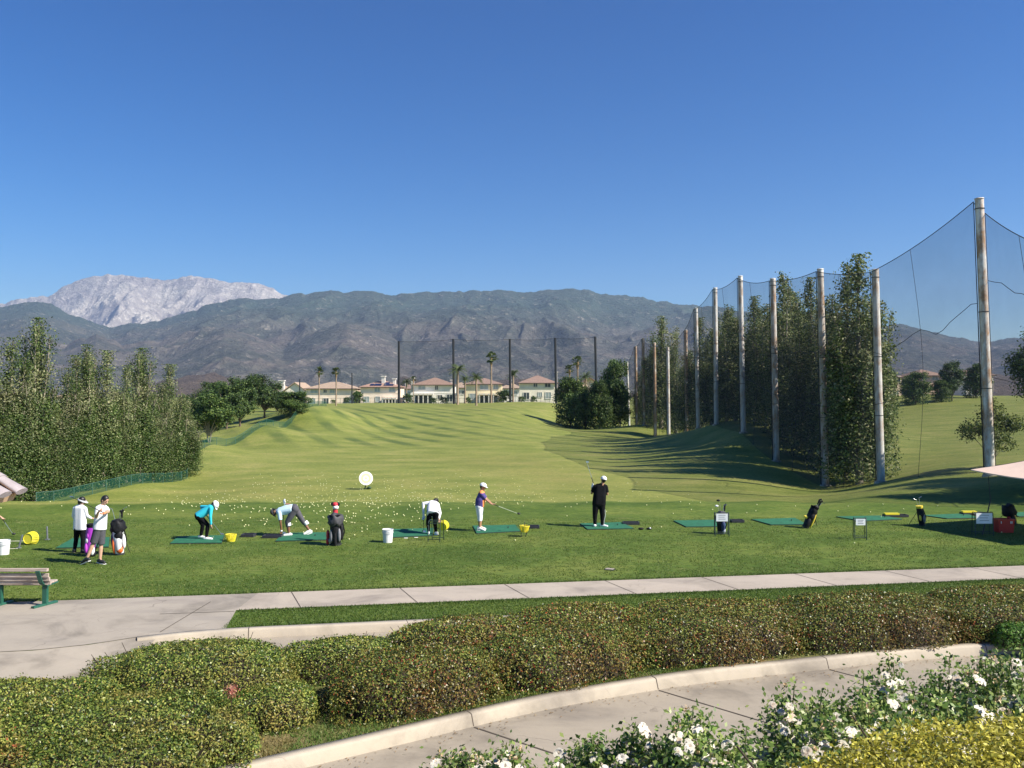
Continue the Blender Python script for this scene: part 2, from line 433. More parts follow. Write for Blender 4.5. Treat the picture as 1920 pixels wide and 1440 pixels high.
mountain('mountain_range', 2600, 6000, 7400, FRONT, (-420, 2330), 1150, 210, 3, fm, 1.15, .42, 560)
SPUR = [(-420,700),(-100,672),(0,664),(60,640),(120,648),(180,626),(240,652),(300,660),(360,636),(420,612),(470,628),(530,650),(590,622),(650,600),(700,614),(770,640),(830,618),(900,600),(960,622),(1030,646),(1090,620),(1150,632),(1230,612),(1290,640),(1380,652),(1480,660),(1580,652),(1650,664),(1730,660),(1800,676),(1860,690),(1930,672),(2050,690),(2330,720)]
mountain('spur_ridge', 2500, 4100, 5000, SPUR, (-420, 2330), 1000, 150, 57, fm, 1.25, .40, 430)
BACK = [(-400,600),(-100,585),(0,569),(60,557),(90,553),(115,538),(140,529),(170,519),(200,514),(225,516),(250,520),(275,521),(300,526),(325,524),(345,519),(368,517),(395,522),(430,528),(460,530),(485,532),(510,541),(535,552),(570,568),(620,590),(900,640)]
bm_ = rockmat('bare_granite', [(.36, (.33, .29, .27)), (.5, (.47, .42, .37)), (.64, (.62, .56, .47))], .48, (.80, .72, .60), sc_=.003)
mountain('granite_peak', 7600, 9600, 11000, BACK, (-400, 900), 560, 150, 21, bm_, .9, .62, 620, 95)
# small alluvial hills at the foot of the range, tan and dry
HILL = [(-300,735),(0,732),(100,742),(250,735),(300,715),(350,705),(400,698),(440,712),(480,728),(560,735),(700,728),(760,706),(800,716),(860,730),(930,716),(990,708),(1040,722),(1150,735),(1700,735),(1760,700),(1820,696),(1900,705),(2300,720)]
hm = rockmat('dry_slope', [(.3, (.17, .125, .085)), (.6, (.24, .18, .13))], .55, (.38, .31, .24), sc_=.012)
mountain('foothills', 1500, 2300, 2650, HILL, (-420, 2330), 700, 70, 31, hm, 1.0, .25, 240)

# ---- hazy air
hz = MB(); hz.box((-13500, -90, -45), (13500, 11900, 1480))
ho = hz.build('haze', None); tag(ho, kind='stuff')
hm_ = bpy.data.materials.new('haze'); hm_.use_nodes = True; n_ = hm_.node_tree; n_.nodes.clear()
pv = n_.nodes.new('ShaderNodeVolumePrincipled'); out = n_.nodes.new('ShaderNodeOutputMaterial')
pv.inputs['Color'].default_value = (.50, .67, 1, 1); pv.inputs['Density'].default_value = 6.4e-5
pv.inputs['Anisotropy'].default_value = .1
n_.links.new(pv.outputs[0], out.inputs['Volume']); ho.data.materials.append(hm_)
# ---- drives, kerbs, paths, planting beds
def concrete(name, col, joint=None, stain=.35):
    m, nt, b = nodes_of(name)
    v = coords(nt, 'Object')
    n = noise(nt, .7, 6, .65, v, .5); n2 = noise(nt, 9, 5, .65, v); n3 = noise(nt, 70, 3, .6, v)
    d = tuple(c*(1-stain) for c in col); h = tuple(min(1, c*1.10) for c in col)
    c = ramp(nt, n, [(.30, d), (.5, col), (.72, h)])
    ws = noise(nt, 1.1, 5, .6, coords(nt, 'Object', (.35, 1.6, 1)))
    c = mix(nt, fmath(nt, 'MULTIPLY', fmath(nt, 'SUBTRACT', ws, .52), 4, True), c, mix(nt, 1.0, c, (.80, .81, .84), 'MULTIPLY'))
    c = mix(nt, fmath(nt, 'MULTIPLY', fmath(nt, 'SUBTRACT', n2, .5), 1.6, True), c, mix(nt, 1.0, c, (.84, .84, .83), 'MULTIPLY'))
    c = mix(nt, fmath(nt, 'MULTIPLY', fmath(nt, 'SUBTRACT', n3, .62), 4, True), c, mix(nt, 1.0, c, (.72, .72, .7), 'MULTIPLY'))
    vo = nt.nodes.new('ShaderNodeTexVoronoi'); vo.feature = 'DISTANCE_TO_EDGE'; vo.inputs['Scale'].default_value = .33
    wp = nt.nodes.new('ShaderNodeVectorMath'); wp.operation = 'ADD'; nz = nt.nodes.new('ShaderNodeTexNoise'); nz.inputs['Scale'].default_value = 1.3; nz.inputs['Detail'].default_value = 5
    nt.links.new(v, nz.inputs['Vector']); nt.links.new(v, wp.inputs[0]); nt.links.new(nz.outputs['Color'], wp.inputs[1]); nt.links.new(wp.outputs[0], vo.inputs['Vector'])
    ck = fmath(nt, 'MULTIPLY', fmath(nt, 'SUBTRACT', .0045, vo.outputs['Distance']), 260, True)
    ck = fmath(nt, 'MULTIPLY', ck, fmath(nt, 'MULTIPLY', fmath(nt, 'SUBTRACT', n, .50), 8, True))
    c = mix(nt, fmath(nt, 'MULTIPLY', ck, .6), c, (.09, .075, .06))
    bl = noise(nt, .33, 4, .6, v, 1.2); c = mix(nt, fmath(nt, 'MULTIPLY', fmath(nt, 'SUBTRACT', bl, .53), 6, True), c, mix(nt, 1.0, c, (.74, .74, .77), 'MULTIPLY'))
    nt.links.new(c, b.inputs['Base Color']); b.inputs['Roughness'].default_value = .85
    b.inputs['Specular IOR Level'].default_value = .25
    bump(nt, b, n3, .25, .01); return m
CROAD = concrete('drive_concrete', (.330, .285, .222)); CPATH = concrete('path_concrete', (.40, .345, .280), stain=.28)
CKERB = concrete('kerb_concrete', (.47, .41, .32), stain=.38); CPAD = concrete('pad_concrete', (.345, .305, .250), stain=.42)
SOIL = M('soil', (.16, .115, .06), .95, .35, 5, bumpy=.8)
MJ = M('joint', (.075, .06, .045), .9)
def sheet(name, pts, z, mat, kind='structure'):
    b = MB(); n = len(pts); b.add([(x, y, z) for x, y in pts], [tuple(range(n))])
    o = b.build(name, mat); tag(o, kind=kind); return o
# terrain stops at the far kerb; the drives lie 0.14 m lower
ux = np.linspace(-24, 24, 60)
me = npmesh('drive', np.stack([np.tile(ux, 40), np.repeat(np.linspace(2, 18, 40)+0, 60)+.17*np.tile(ux, 40)*np.repeat(np.linspace(0, 1, 40), 60), np.full(2400, -.14)], 1), grid_faces(40, 60))
tag(link('drive', me, CROAD), kind='structure')
NK = [gp(*p) for p in ((330,1458),(430,1437),(530,1414),(640,1389),(740,1366),(840,1342),(940,1319),(1040,1298),(1130,1283),(1210,1270),(1300,1257),(1400,1246),(1520,1234),(1640,1221),(1750,1212),(1850,1206),(1940,1202))]
NK = [(p.x, p.y) for p in NK]; NK = [(-10.5, 6.3), (-8.5, 7.4), (-6.5, 8.5)]+NK+[(12.5, 16.4), (17, 17.0), (24, 17.5)]
FKx = [x for x in np.linspace(-6.95, 24, 70)]; FK = [(x, float(curb_far(x))) for x in FKx]
def resample(path, step):
    P_ = np.array(path); d = np.concatenate([[0], np.cumsum(np.hypot(*(P_[1:]-P_[:-1]).T))])
    s = np.arange(0, d[-1], step); return np.stack([np.interp(s, d, P_[:, 0]), np.interp(s, d, P_[:, 1])], 1)
def smooth(P_, k=3):
    for _ in range(k): P_[1:-1] = (P_[:-2]+2*P_[1:-1]+P_[2:])/4
    return P_
def kerb(name, path, side, w_=.17, h0=-.14, h1=.02, every=0, bat=.05):
    """kerb stone along path (its back edge); side=-1 puts the face towards the camera"""
    P_ = smooth(resample(path, .25), 6); T = np.gradient(P_, axis=0); T /= np.linalg.norm(T, axis=1)[:, None]
    N = np.stack([-T[:, 1], T[:, 0]], 1)*side
    prof = [(0, h0-.1), (0, h1), (w_-.03, h1), (w_-.008, h1-.012), (w_, h1-.035), (w_+bat, h0+.004), (w_+bat, h0-.1)]
    V = np.zeros((len(P_), len(prof), 3))
    for j, (o, z) in enumerate(prof): V[:, j, :2] = P_+N*o; V[:, j, 2] = z
    V[:, 1:5, 2] += .006*(fbm(np.arange(len(P_))/7, np.zeros(len(P_)), 3, 8)-.5)[:, None]
    o = link(name, npmesh(name, V.reshape(-1, 3), grid_faces(len(P_), len(prof))), CKERB); tag(o, kind='structure')
    b = MB(); b.add([tuple(v) for v in V[0]], [tuple(range(len(prof)))]); b.add([tuple(v) for v in V[-1]], [tuple(range(len(prof)))]); tag(b.build('kerb_end', CKERB), kind='structure')
    if every:
        b = MB()
        for i in range(int(every*.6), len(P_)-2, every):
            p, n, t = P_[i], N[i], T[i]
            q0 = [Vector((*(p+n*o_), z+.003)) for o_, z in prof[1:6]]
            q1 = [v+Vector((t[0], t[1], 0))*.016 for v in q0]
            for a in range(len(q0)-1): b.add([q0[a], q0[a+1], q1[a+1], q1[a]], [(0, 1, 2, 3)])
        tag(b.build('kerb_joints', MJ), kind='structure')
    return P_, N
NKP, NKN = kerb('kerb_near', NK, -1, .17, every=13)
FKP, FKN = kerb('kerb_far', FK, -1, .17, every=14)
# drive joints, running away from the near kerb
b = MB()
for i in range(7, len(NKP)-2, 13):
    p = Vector((*NKP[i], -.134))+Vector((*NKN[i], 0))*.25; d = Vector((NKN[i][0]+.62, NKN[i][1]-.12, 0)).normalized()
    q = p+d*3.3; s = Vector((-d.y, d.x, 0))*.014
    b.add([p-s, p+s, q+s, q-s], [(0, 1, 2, 3)])
tag(b.build('drive_joints', MJ), kind='structure')
# hedge bed between the two drives
far_edge = [(x, 15.35+.17*x) for x in np.linspace(20, -4, 20)]+[(-5.2, 14.3), (-6.5, 13.6), (-8, 13.0), (-10, 12.3), (-13, 11.4)]
bed = [tuple(p) for p in NKP if -10 < p[0] < 20][::2]+far_edge
ob = sheet('planting_bed', bed, .0, None); 
mb_, nt, bs = nodes_of('bed_turf'); v = coords(nt, 'Object')
n1 = noise(nt, .9, 4, .6, v); n2 = noise(nt, 18, 4, .7, v)
c = ramp(nt, n1, [(.40, (.135, .165, .035)), (.50, (.21, .185, .06)), (.60, (.34, .25, .115))])
c = mix(nt, fmath(nt, 'MULTIPLY', fmath(nt, 'SUBTRACT', n2, .45), 4, True), mix(nt, 1.0, c, (.6, .6, .55), 'MULTIPLY'), c)
nt.links.new(c, bs.inputs['Base Color']); bs.inputs['Roughness'].default_value = .95; bump(nt, bs, n2, .8, .03); ob.data.materials.append(mb_)
eb = MB()   # low rim that holds the bed's soil on its far side
for a, c_ in zip(far_edge[:-1], far_edge[1:]): eb.bar((a[0], a[1]-.06, -.06), (c_[0], c_[1]-.06, -.06), .12, .16)
tag(eb.build('kerb_bed', CKERB), kind='structure')
# long footpath and the pad on the left
pf = lambda x: 20.42+.163*x; pn = lambda x: 18.93+.170*x
xs = [-24+i*1.0 for i in range(49)]
PXL = -5.75
fx = np.arange(PXL, 24, .5); px_ = np.arange(-24, PXL+.01, .5)
path = sheet('footpath', [(x, float(pn(x))) for x in fx]+[(x, float(pf(x))) for x in fx[::-1]], .012, CPATH)
pad = sheet('paved_pad', [(x, float(curb_far(x))+.02) for x in np.linspace(-24, -5.5, 60)]+[(PXL, pn(PXL)), (PXL, pf(PXL))]+[(x, float(pf(x))) for x in px_[::-1]], .008, CPAD)
ax_ = np.linspace(-24, -6.6, 60); ay_ = curb_far(ax_)
AV = np.stack([np.tile(ax_, 5), np.concatenate([ay_+.14, ay_-.25, ay_-.6, ay_-1.1, ay_-1.6]), np.repeat([.011, -.03, -.085, -.125, -.15], 60)], 1)
tag(link('apron', npmesh('apron', AV, grid_faces(5, 60), True), CPAD), kind='structure')
b = MB()
for k in range(-3, 10):
    x0 = .1+k*2.42
    if x0 < -6: continue
    p = Vector((x0+.30, pn(x0), .016)); q = Vector((x0-.30, pf(x0), .016)); s = Vector((.011, 0, 0))
    b.add([p-s, p+s, q+s, q-s], [(0, 1, 2, 3)])
for pts in ([(300,1185),(395,1128)], [(300,1151),(440,1146)]):
    p, q = gp(*pts[0], .013), gp(*pts[1], .013); d = (q-p).normalized(); s = Vector((-d.y, d.x, 0))*.010
    b.add([p-s, p+s, q+s, q-s], [(0, 1, 2, 3)])
tag(b.build('path_joints', MJ), kind='structure')
# bank under the camera, where the roses grow
us = np.linspace(-9, 12, 60); rows = [(-2.5, 2.25), (5.0, 2.25), (5.25, 2.1), (6.0, .9), (6.6, .1), (6.9, -.2)]
V = np.array([[x+0*y, y+.04*x*(1 if y > 0 else 0), z] for y, z in rows for x in us])
V[:, 2] += .05*(fbm(V[:, 0]*2, V[:, 1]*2, 3)-.5)*(V[:, 2] > 0)
tag(link('bank', npmesh('bank', V, grid_faces(len(rows), len(us))), SOIL), kind='structure')

# ------------------------------------------------------------------ blades of grass
GBL = leafmat('grass_blade', [(0, (.06, .12, .02)), (.5, (.10, .18, .03)), (1, (.16, .20, .05))], .35)
GDRY = leafmat('dry_blade', [(0, (.13, .14, .03)), (.5, (.26, .22, .08)), (1, (.38, .29, .13))], .35)
def blades(name, P_, Z, hgt, wid, mat):
    n = len(P_); a = RNG.uniform(0, 2*math.pi, n); h = hgt*RNG.uniform(.5, 1.2, n); wv = wid*RNG.uniform(.6, 1.3, n)
    dx = np.cos(a)*wv/2; dy = np.sin(a)*wv/2; lx = RNG.normal(0, .45, n)*h; ly = RNG.normal(0, .45, n)*h
    V = np.zeros((n, 3, 3)); V[:, 0] = np.stack([P_[:, 0]-dx, P_[:, 1]-dy, Z], 1); V[:, 1] = np.stack([P_[:, 0]+dx, P_[:, 1]+dy, Z], 1)
    V[:, 2] = np.stack([P_[:, 0]+lx, P_[:, 1]+ly, Z+h], 1)
    o = link(name, npmesh(name, V.reshape(-1, 3), np.arange(3*n).reshape(-1, 3)), mat); tag(o, kind='stuff'); return o
n = 26000; x = RNG.uniform(-15, 16, n); k = RNG.integers(0, 3, n)
y = np.where(k == 0, pf(x)+np.abs(RNG.normal(0, .10, n))+.0, np.where(k == 1, pn(x)-np.abs(RNG.normal(0, .12, n)), curb_far(x)+.04+np.abs(RNG.normal(0, .1, n))))
keep = (k == 0) | (x > -5.68+.45*(k == 2))
blades('grass_edges', np.stack([x, y], 1)[keep], np.zeros(keep.sum()), .045, .022, GBL)
n = 60000; x = RNG.uniform(-5.6, 15, n); t = RNG.uniform(0, 1, n); y = curb_far(x)*(1-t)+pn(x)*t
blades('grass_verge', np.stack([x, y], 1), np.zeros(n), .028, .018, GBL)
n = 230000; y = 17.6+14*RNG.uniform(0, 1, n)**1.3; x = RNG.uniform(-.64, .64, n)*y; ok = (y > pf(x)+.02) & (fbm(x*3, y*3, 3, 9) > .36)
blades('lawn_blades', np.stack([x, y], 1)[ok], np.zeros(ok.sum()), .026, .020, leafmat('lawn_blade', [(0, (.05, .10, .016)), (.5, (.115, .175, .03)), (.85, (.20, .24, .06)), (1, (.30, .29, .11))], .3))
n = 36000; x = RNG.uniform(-9, 3.5, n); t = RNG.uniform(0, 1, n)**1.3; yk = np.interp(x, NKP[:, 0], NKP[:, 1]); y = yk+.02+t*2.6
dm = fbm(x*1.2, y*1.2, 3, 4); far = (t < .28) & (x > -1.7)
sel = (dm > .5) & ~far
blades('dry_grass', np.stack([x, y], 1)[sel], np.zeros(sel.sum()), .05, .014, GDRY)
blades('bed_grass', np.stack([x, y], 1)[~sel], np.zeros((~sel).sum()), .055, .014, GBL)

# leaf litter along the near kerb
n = 900; ii = RNG.integers(20, len(NKP)-6, n); side = np.abs(RNG.normal(0, .16, n))+.24
C = np.zeros((n, 3)); C[:, :2] = NKP[ii]+NKN[ii]*side[:, None]+RNG.normal(0, .06, (n, 2)); C[:, 2] = -.128
LITTER = leafmat('litter', [(0, (.10, .06, .03)), (.5, (.26, .15, .06)), (1, (.42, .30, .14))], .1)
# ------------------------------------------------------------------ leaves
def leaf_arrays(C, L_, W_, nrm, spread=.8, fold=.0):
    """one rhombic leaf per centre; nrm = preferred normals"""
    n = len(C); N = nrm+RNG.normal(0, spread, (n, 3)); N /= np.linalg.norm(N, axis=1)[:, None]+1e-9
    T = RNG.normal(0, 1, (n, 3)); T -= N*(T*N).sum(1)[:, None]; T /= np.linalg.norm(T, axis=1)[:, None]+1e-9
    B = np.cross(N, T); s = RNG.uniform(.65, 1.25, n)[:, None]
    V = np.stack([C-T*L_*s/2, C+B*W_*s/2+T*L_*s*.06, C+T*L_*s/2, C-B*W_*s/2+T*L_*s*.06], 1)
    return V.reshape(-1, 3), np.arange(4*n).reshape(-1, 4)

V, Q = leaf_arrays(C, .035, .018, np.tile([0, 0, 3.], (n, 1)), .5); tag(link('leaf_litter', npmesh('leaf_litter', V, Q), LITTER), kind='stuff')
HEDGE = leafmat('hedge_leaf', [(0, (.018, .030, .007)), (.20, (.050, .088, .016)), (.46, (.140, .200, .034)), (.74, (.36, .38, .08)), (.89, (.27, .20, .055)), (.96, (.21, .06, .028)), (1, (.46, .07, .03))], .2, patch=(.24, .10, .038), pscale=.8, rough=.38)
HEDG2 = leafmat('hedge_leaf_green', [(0, (.018, .036, .008)), (.28, (.058, .106, .018)), (.62, (.165, .235, .040)), (.9, (.39, .42, .09)), (1, (.28, .18, .05))], .2, patch=(.32, .25, .07), pscale=1.1, rough=.38)
TWIG_SHADE = M('twig_and_shade', (.040, .028, .016), .9, .4, 20)  # twig colour, kept dark to stand in for shade deep in the shrubs
def hedge(name, cx, cy, a, b_, h, rot, lab, mat=HEDGE, dens=2900, z0=0.0, p=4.2, leaf=(.040, .021), seed=1, group='clipped shrubs between the two drives', cat='shrub', up=False, bumpy=.16):
    root = thing(name, (cx, cy, z0), lab, cat, group)
    area = math.pi*a*b_*1.0+math.pi*(a+b_)*h*1.0
    n = int(area*dens*1.0); q = 3.0
    k = RNG.uniform(0, 1, n) < (math.pi*a*b_)/area*1.08
    th = RNG.uniform(0, 2*math.pi, n); r = np.sqrt(RNG.uniform(0, 1, n)); zz = RNG.uniform(0.0, 1, n)
    z1 = (1-r**q)**(1/q); r2 = (1-zz**q)**(1/q)
    R_ = np.where(k, r, r2); Zt = np.where(k, z1, zz)
    se = (np.abs(np.cos(th))**3.0+np.abs(np.sin(th))**3.0)**(-1/3.0)
    X = a*R_*np.cos(th)*se; Y = b_*R_*np.sin(th)*se; Z = h*Zt
    wx = X+cx; wy = Y+cy
    d = 1+bumpy*2*(fbm(wx*1.9+Z*1.3, wy*1.9-Z, 3, 60+seed)-.5)+.07*(vnoise(wx*6+Z*5, wy*6+Z*3, 3)-.5)
    lay = 1-np.abs(RNG.normal(0, .06, n))
    shoot = RNG.uniform(0, 1, n) < .10
    dd = d*lay+np.where(shoot, RNG.uniform(.0, .035, n), 0)
    C = np.stack([X*dd, Y*dd, Z*(.55+.45*d)*lay+np.where(shoot, RNG.uniform(0, .05, n), 0)], 1)
    N = np.stack([X/a**2*h, Y/b_**2*h, np.where(k, .9, Zt**3*.8)+.15], 1); N /= np.linalg.norm(N, axis=1)[:, None]+1e-9
    c_, s_ = math.cos(rot), math.sin(rot)
    Rm = np.array([[c_, -s_, 0], [s_, c_, 0], [0, 0, 1]]); C = C @ Rm.T; N = N @ Rm.T
    V, Q = leaf_arrays(C, leaf[0], leaf[1], N*1.0, .75)
    link('foliage', npmesh('foliage', V, Q), mat, root)
    # solid dark core painting the shade between the leaves, plus a few real twigs
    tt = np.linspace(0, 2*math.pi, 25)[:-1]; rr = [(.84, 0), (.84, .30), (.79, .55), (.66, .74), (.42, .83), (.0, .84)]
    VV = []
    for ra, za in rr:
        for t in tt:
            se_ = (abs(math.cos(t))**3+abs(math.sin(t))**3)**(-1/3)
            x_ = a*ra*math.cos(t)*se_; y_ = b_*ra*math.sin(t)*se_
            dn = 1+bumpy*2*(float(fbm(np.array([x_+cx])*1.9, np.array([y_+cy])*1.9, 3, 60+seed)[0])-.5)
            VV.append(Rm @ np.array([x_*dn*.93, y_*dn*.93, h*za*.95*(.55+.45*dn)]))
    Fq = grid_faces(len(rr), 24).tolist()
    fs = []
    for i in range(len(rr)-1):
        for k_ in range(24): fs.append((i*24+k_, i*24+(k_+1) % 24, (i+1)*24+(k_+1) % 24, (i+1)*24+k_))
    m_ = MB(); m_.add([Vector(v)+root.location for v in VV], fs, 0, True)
    for _ in range(26):
        t = RNG.uniform(0, 6.28); x_, y_ = a*.6*math.cos(t), b_*.6*math.sin(t)
        p0 = Vector(Rm @ np.array([x_, y_, 0])); p1 = Vector(Rm @ np.array([x_*1.55, y_*1.55, h*RNG.uniform(.4, 1.0)]))
        m_.tube([p0+root.location, p1+root.location], [.012, .004], 5)
    m_.build('twigs_and_shade_core', TWIG_SHADE, root)
    return root
SIDE = [
 # front row, along the near kerb  (cx, cy, a, b, h, rot)
 (-1.45,12.75,1.35,.85,.68,.46,'rust tinged clipped shrub at the open end of the front hedge, beside the bare soil',HEDGE),
 (.75,13.95,1.65,.82,.68,.46,'clipped shrub of the front hedge just right of its open end'),
 (3.4,15.05,1.85,.85,.68,.34,'reddish clipped shrub in the middle of the front hedge above the pale kerb'),
 (6.5,15.85,2.0,.85,.66,.20,'dark red tinged clipped shrub of the front hedge behind the roses'),
 (9.8,16.45,2.1,.9,.64,.12,'clipped shrub of the front hedge at the right edge of the photo'),
 # back row
 (-2.75,13.9,1.05,.55,.56,.2,'small green clipped shrub bridging the left mounds and the back hedge',HEDG2),
 (-.9,14.75,1.35,.75,.64,.24,'clipped shrub at the left end of the back hedge against the far kerb'),
 (1.2,15.45,1.5,.75,.70,.16,'clipped shrub of the back hedge below the middle of the footpath'),
 (3.7,16.0,1.75,.75,.67,.14,'clipped shrub of the back hedge, third from its left end'),
 (6.7,16.5,1.9,.75,.68,.14,'clipped shrub of the back hedge, fourth from its left end'),
 (9.8,17.1,2.0,.75,.68,.14,'clipped shrub with a dark gap at the right end of the back hedge'),
 # left mounds
 (-4.75,12.75,1.5,1.05,.76,.1,'tall rounded green shrub mound behind the lower left mound',HEDG2),
 (-6.7,11.3,1.75,.95,.66,.12,'olive clipped shrub mound at the left edge beside the grey drive',HEDG2),
 (-5.15,10.75,1.95,1.15,.60,.18,'broad olive shrub mound in the lower left with a dry pink flower head',HEDG2),
 (-3.35,12.0,.62,.60,.42,.1,'low green shrub tucked beside the bare soil gap',HEDG2),
 (-7.2,9.35,2.1,1.1,.66,.30,'shrub mound with brown and red leaves in the bottom left corner'),
 (-4.55,9.75,1.2,.85,.56,.28,'dark green shrub mound at the bottom left beside the turf',HEDG2),
]
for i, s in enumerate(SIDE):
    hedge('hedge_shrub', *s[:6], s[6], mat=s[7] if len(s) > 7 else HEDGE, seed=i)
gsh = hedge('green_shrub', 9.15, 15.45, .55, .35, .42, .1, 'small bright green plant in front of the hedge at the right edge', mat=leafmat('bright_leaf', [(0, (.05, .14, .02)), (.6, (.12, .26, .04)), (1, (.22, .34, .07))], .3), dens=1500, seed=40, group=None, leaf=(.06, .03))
# dry flower head on the left mound
fl = thing('dry_flower_head', gp(434, 1296, .82), 'dry pink flower head standing out of the lower left shrub', 'flower')
C = RNG.normal(0, .04, (260, 3)); V, Q = leaf_arrays(C, .035, .015, C*20, .6)
link('bloom', npmesh('bloom', V, Q), leafmat('dry_petal', [(0, (.35, .10, .06)), (.6, (.55, .22, .16)), (1, (.62, .38, .30))], .2), fl)
b = MB(); b.tube([fl.location+Vector((0, 0, -.25)), fl.location], .005, 5); b.build('stem', TWIG_SHADE, fl)

# ------------------------------------------------------------------ yellow hedge and roses on the bank
YEL = leafmat('golden_leaf', [(0, (.13, .12, .015)), (.2, (.28, .25, .030)), (.5, (.52, .47, .060)), (.85, (.74, .68, .12)), (1, (.82, .74, .22))], .3, rough=.4)
hedge('golden_hedge', 2.95, 2.90, 2.38, 1.0, 1.02, .0, 'clipped golden yellow hedge along the bottom right corner', mat=YEL, dens=8200, z0=2.26, leaf=(.021, .0115), seed=77, group=None, cat='hedge', bumpy=.05)
RLEAF = leafmat('rose_leaf', [(0, (.040, .080, .020)), (.3, (.10, .18, .036)), (.6, (.21, .31, .07)), (1, (.42, .47, .16))], .35, rough=.38)
CANE = M('cane', (.16, .17, .07), .7, .3, 20)
PETAL = leafmat('rose_petal', [(0, (.78, .62, .50)), (.35, (.85, .78, .64)), (1, (.90, .87, .78))], .35, rough=.6)
BUD = leafmat('faded_bud', [(0, (.42, .27, .12)), (.5, (.62, .44, .25)), (1, (.72, .60, .42))], .2)
def bloom(c, r, up):
    u, v, d = basis(up); c = Vector(c); V = []
    k = 0
    for ring, (nn, tilt, rad) in enumerate(((7, .25, 1.0), (6, .65, .80), (5, 1.05, .55), (3, 1.4, .3))):
        for i in range(nn):
            a = 2*math.pi*(i+.5*ring)/nn+random.uniform(-.2, .2); tl = tilt+random.uniform(-.2, .2)
            o = (u*math.cos(a)+v*math.sin(a)); s = (-u*math.sin(a)+v*math.cos(a))
            rr = r*rad*random.uniform(.85, 1.15)
            outd = o*math.cos(tl)+d*math.sin(tl)
            b0 = c+o*rr*.08; m_ = b0+outd*rr*.62; e = m_+(outd*.7+o*.5).normalized()*rr*.42-d*rr*.10
            wv = rr*.52
            V += [b0, m_-s*wv+d*.012, e-s*wv*.45, e+s*wv*.45, m_+s*wv+d*.012]; k += 1
    return V, k
def rose_bush(px, py, Y, hgt, wid, nb, lab, leaves=1500):
    """px,py,Y: the top of the bush as the photo shows it"""
    top = at(px, py, Y); base = Vector((top.x, top.y, 2.2)); root = thing('rose_bush', base, lab, 'rose bush', 'white rose bushes on the bank')
    H = top.z-2.2; cn = MB(); tips = []
    for i in range(16):
        a = random.uniform(0, 6.28); rr = wid*math.sqrt(random.uniform(0.02, 1)); hh = H*random.uniform(.72, 1.0)*(1-.28*(rr/wid)**2)
        if i == 0: rr = 0; hh = H
        p1 = base+Vector((math.cos(a)*rr, math.sin(a)*rr*.7, hh)); pm = base+(p1-base)*.5+Vector((random.uniform(-.05, .05), random.uniform(-.05, .05), .06))
        cn.tube([base+Vector((math.cos(a)*.04, math.sin(a)*.04, 0)), pm, p1], [.008, .005, .0028], 5); tips.append((pm, p1))
    cn.build('canes', CANE, root)
    leaves = int(leaves*1.9); n = leaves; ti = RNG.integers(0, len(tips), n); tt = RNG.uniform(-.05, 1.0, n)**.8
    A_ = np.array([tuple(t[0]) for t in tips]); B_ = np.array([tuple(t[1]) for t in tips]); 
    C = A_[ti]*(1-tt[:, None])+B_[ti]*tt[:, None]+RNG.normal(0, 1, (n, 3))*np.array([.085, .075, .06])*(1.15-tt[:, None]*.75)
    C[:, 2] = np.minimum(C[:, 2], top.z+.01)
    m = n//2; low = base+Vector((0, 0, H*.35))
    C2 = np.array(tuple(low))+RNG.normal(0, 1, (m, 3))*np.array([wid*.62, wid*.45, H*.20]); C2[:, 2] = np.clip(C2[:, 2], 2.25, top.z-.12)
    C = np.concatenate([C, C2]); nn = np.tile([0, -.3, .8], (len(C), 1))
    V, Q = leaf_arrays(C-np.array(tuple(base)), .030, .017, nn, .9)
    link('leaves', npmesh('leaves', V, Q), RLEAF, root)
    # faded heads and buds
    nb2 = 10; C = []
    for _ in range(nb2):
        t = random.choice(tips); p = t[0].lerp(t[1], random.uniform(.8, 1.0))+Vector((random.uniform(-.05, .05), random.uniform(-.04, .04), random.uniform(0, .03)))
        C = np.array([tuple(p-base+Vector((random.gauss(0, .009), random.gauss(0, .009), random.gauss(0, .009)))) for _ in range(10)])
        V, Q = leaf_arrays(C, .022, .012, np.tile([0, 0, .5], (len(C), 1)), .9); link('faded_bud', npmesh('faded_bud', V, Q), BUD, root)
    for k in range(int(nb*3.2)):
        t = random.choice(tips); p = t[0].lerp(t[1], random.uniform(.45, 1.0))+Vector((random.uniform(-.06, .06), random.uniform(-.12, .0), random.uniform(.0, .03)))
        r = random.uniform(.017, .036); V = []; kk = 0
        for c_ in range(random.choice((1, 1, 1, 2))):
            q = p+Vector((random.uniform(-.05, .05), random.uniform(-.03, .03), random.uniform(-.03, .03)))*(c_ > 0)
            v_, k_ = bloom(q, r*random.uniform(.75, 1), Vector((random.uniform(-.5, .5), -.6+random.uniform(-.4, .3), 1))); V += v_; kk += k_
        Vn = np.array([tuple(v-base) for v in V]); link('blossom', npmesh('blossom', Vn, np.arange(5*kk).reshape(-1, 5)), PETAL, root)
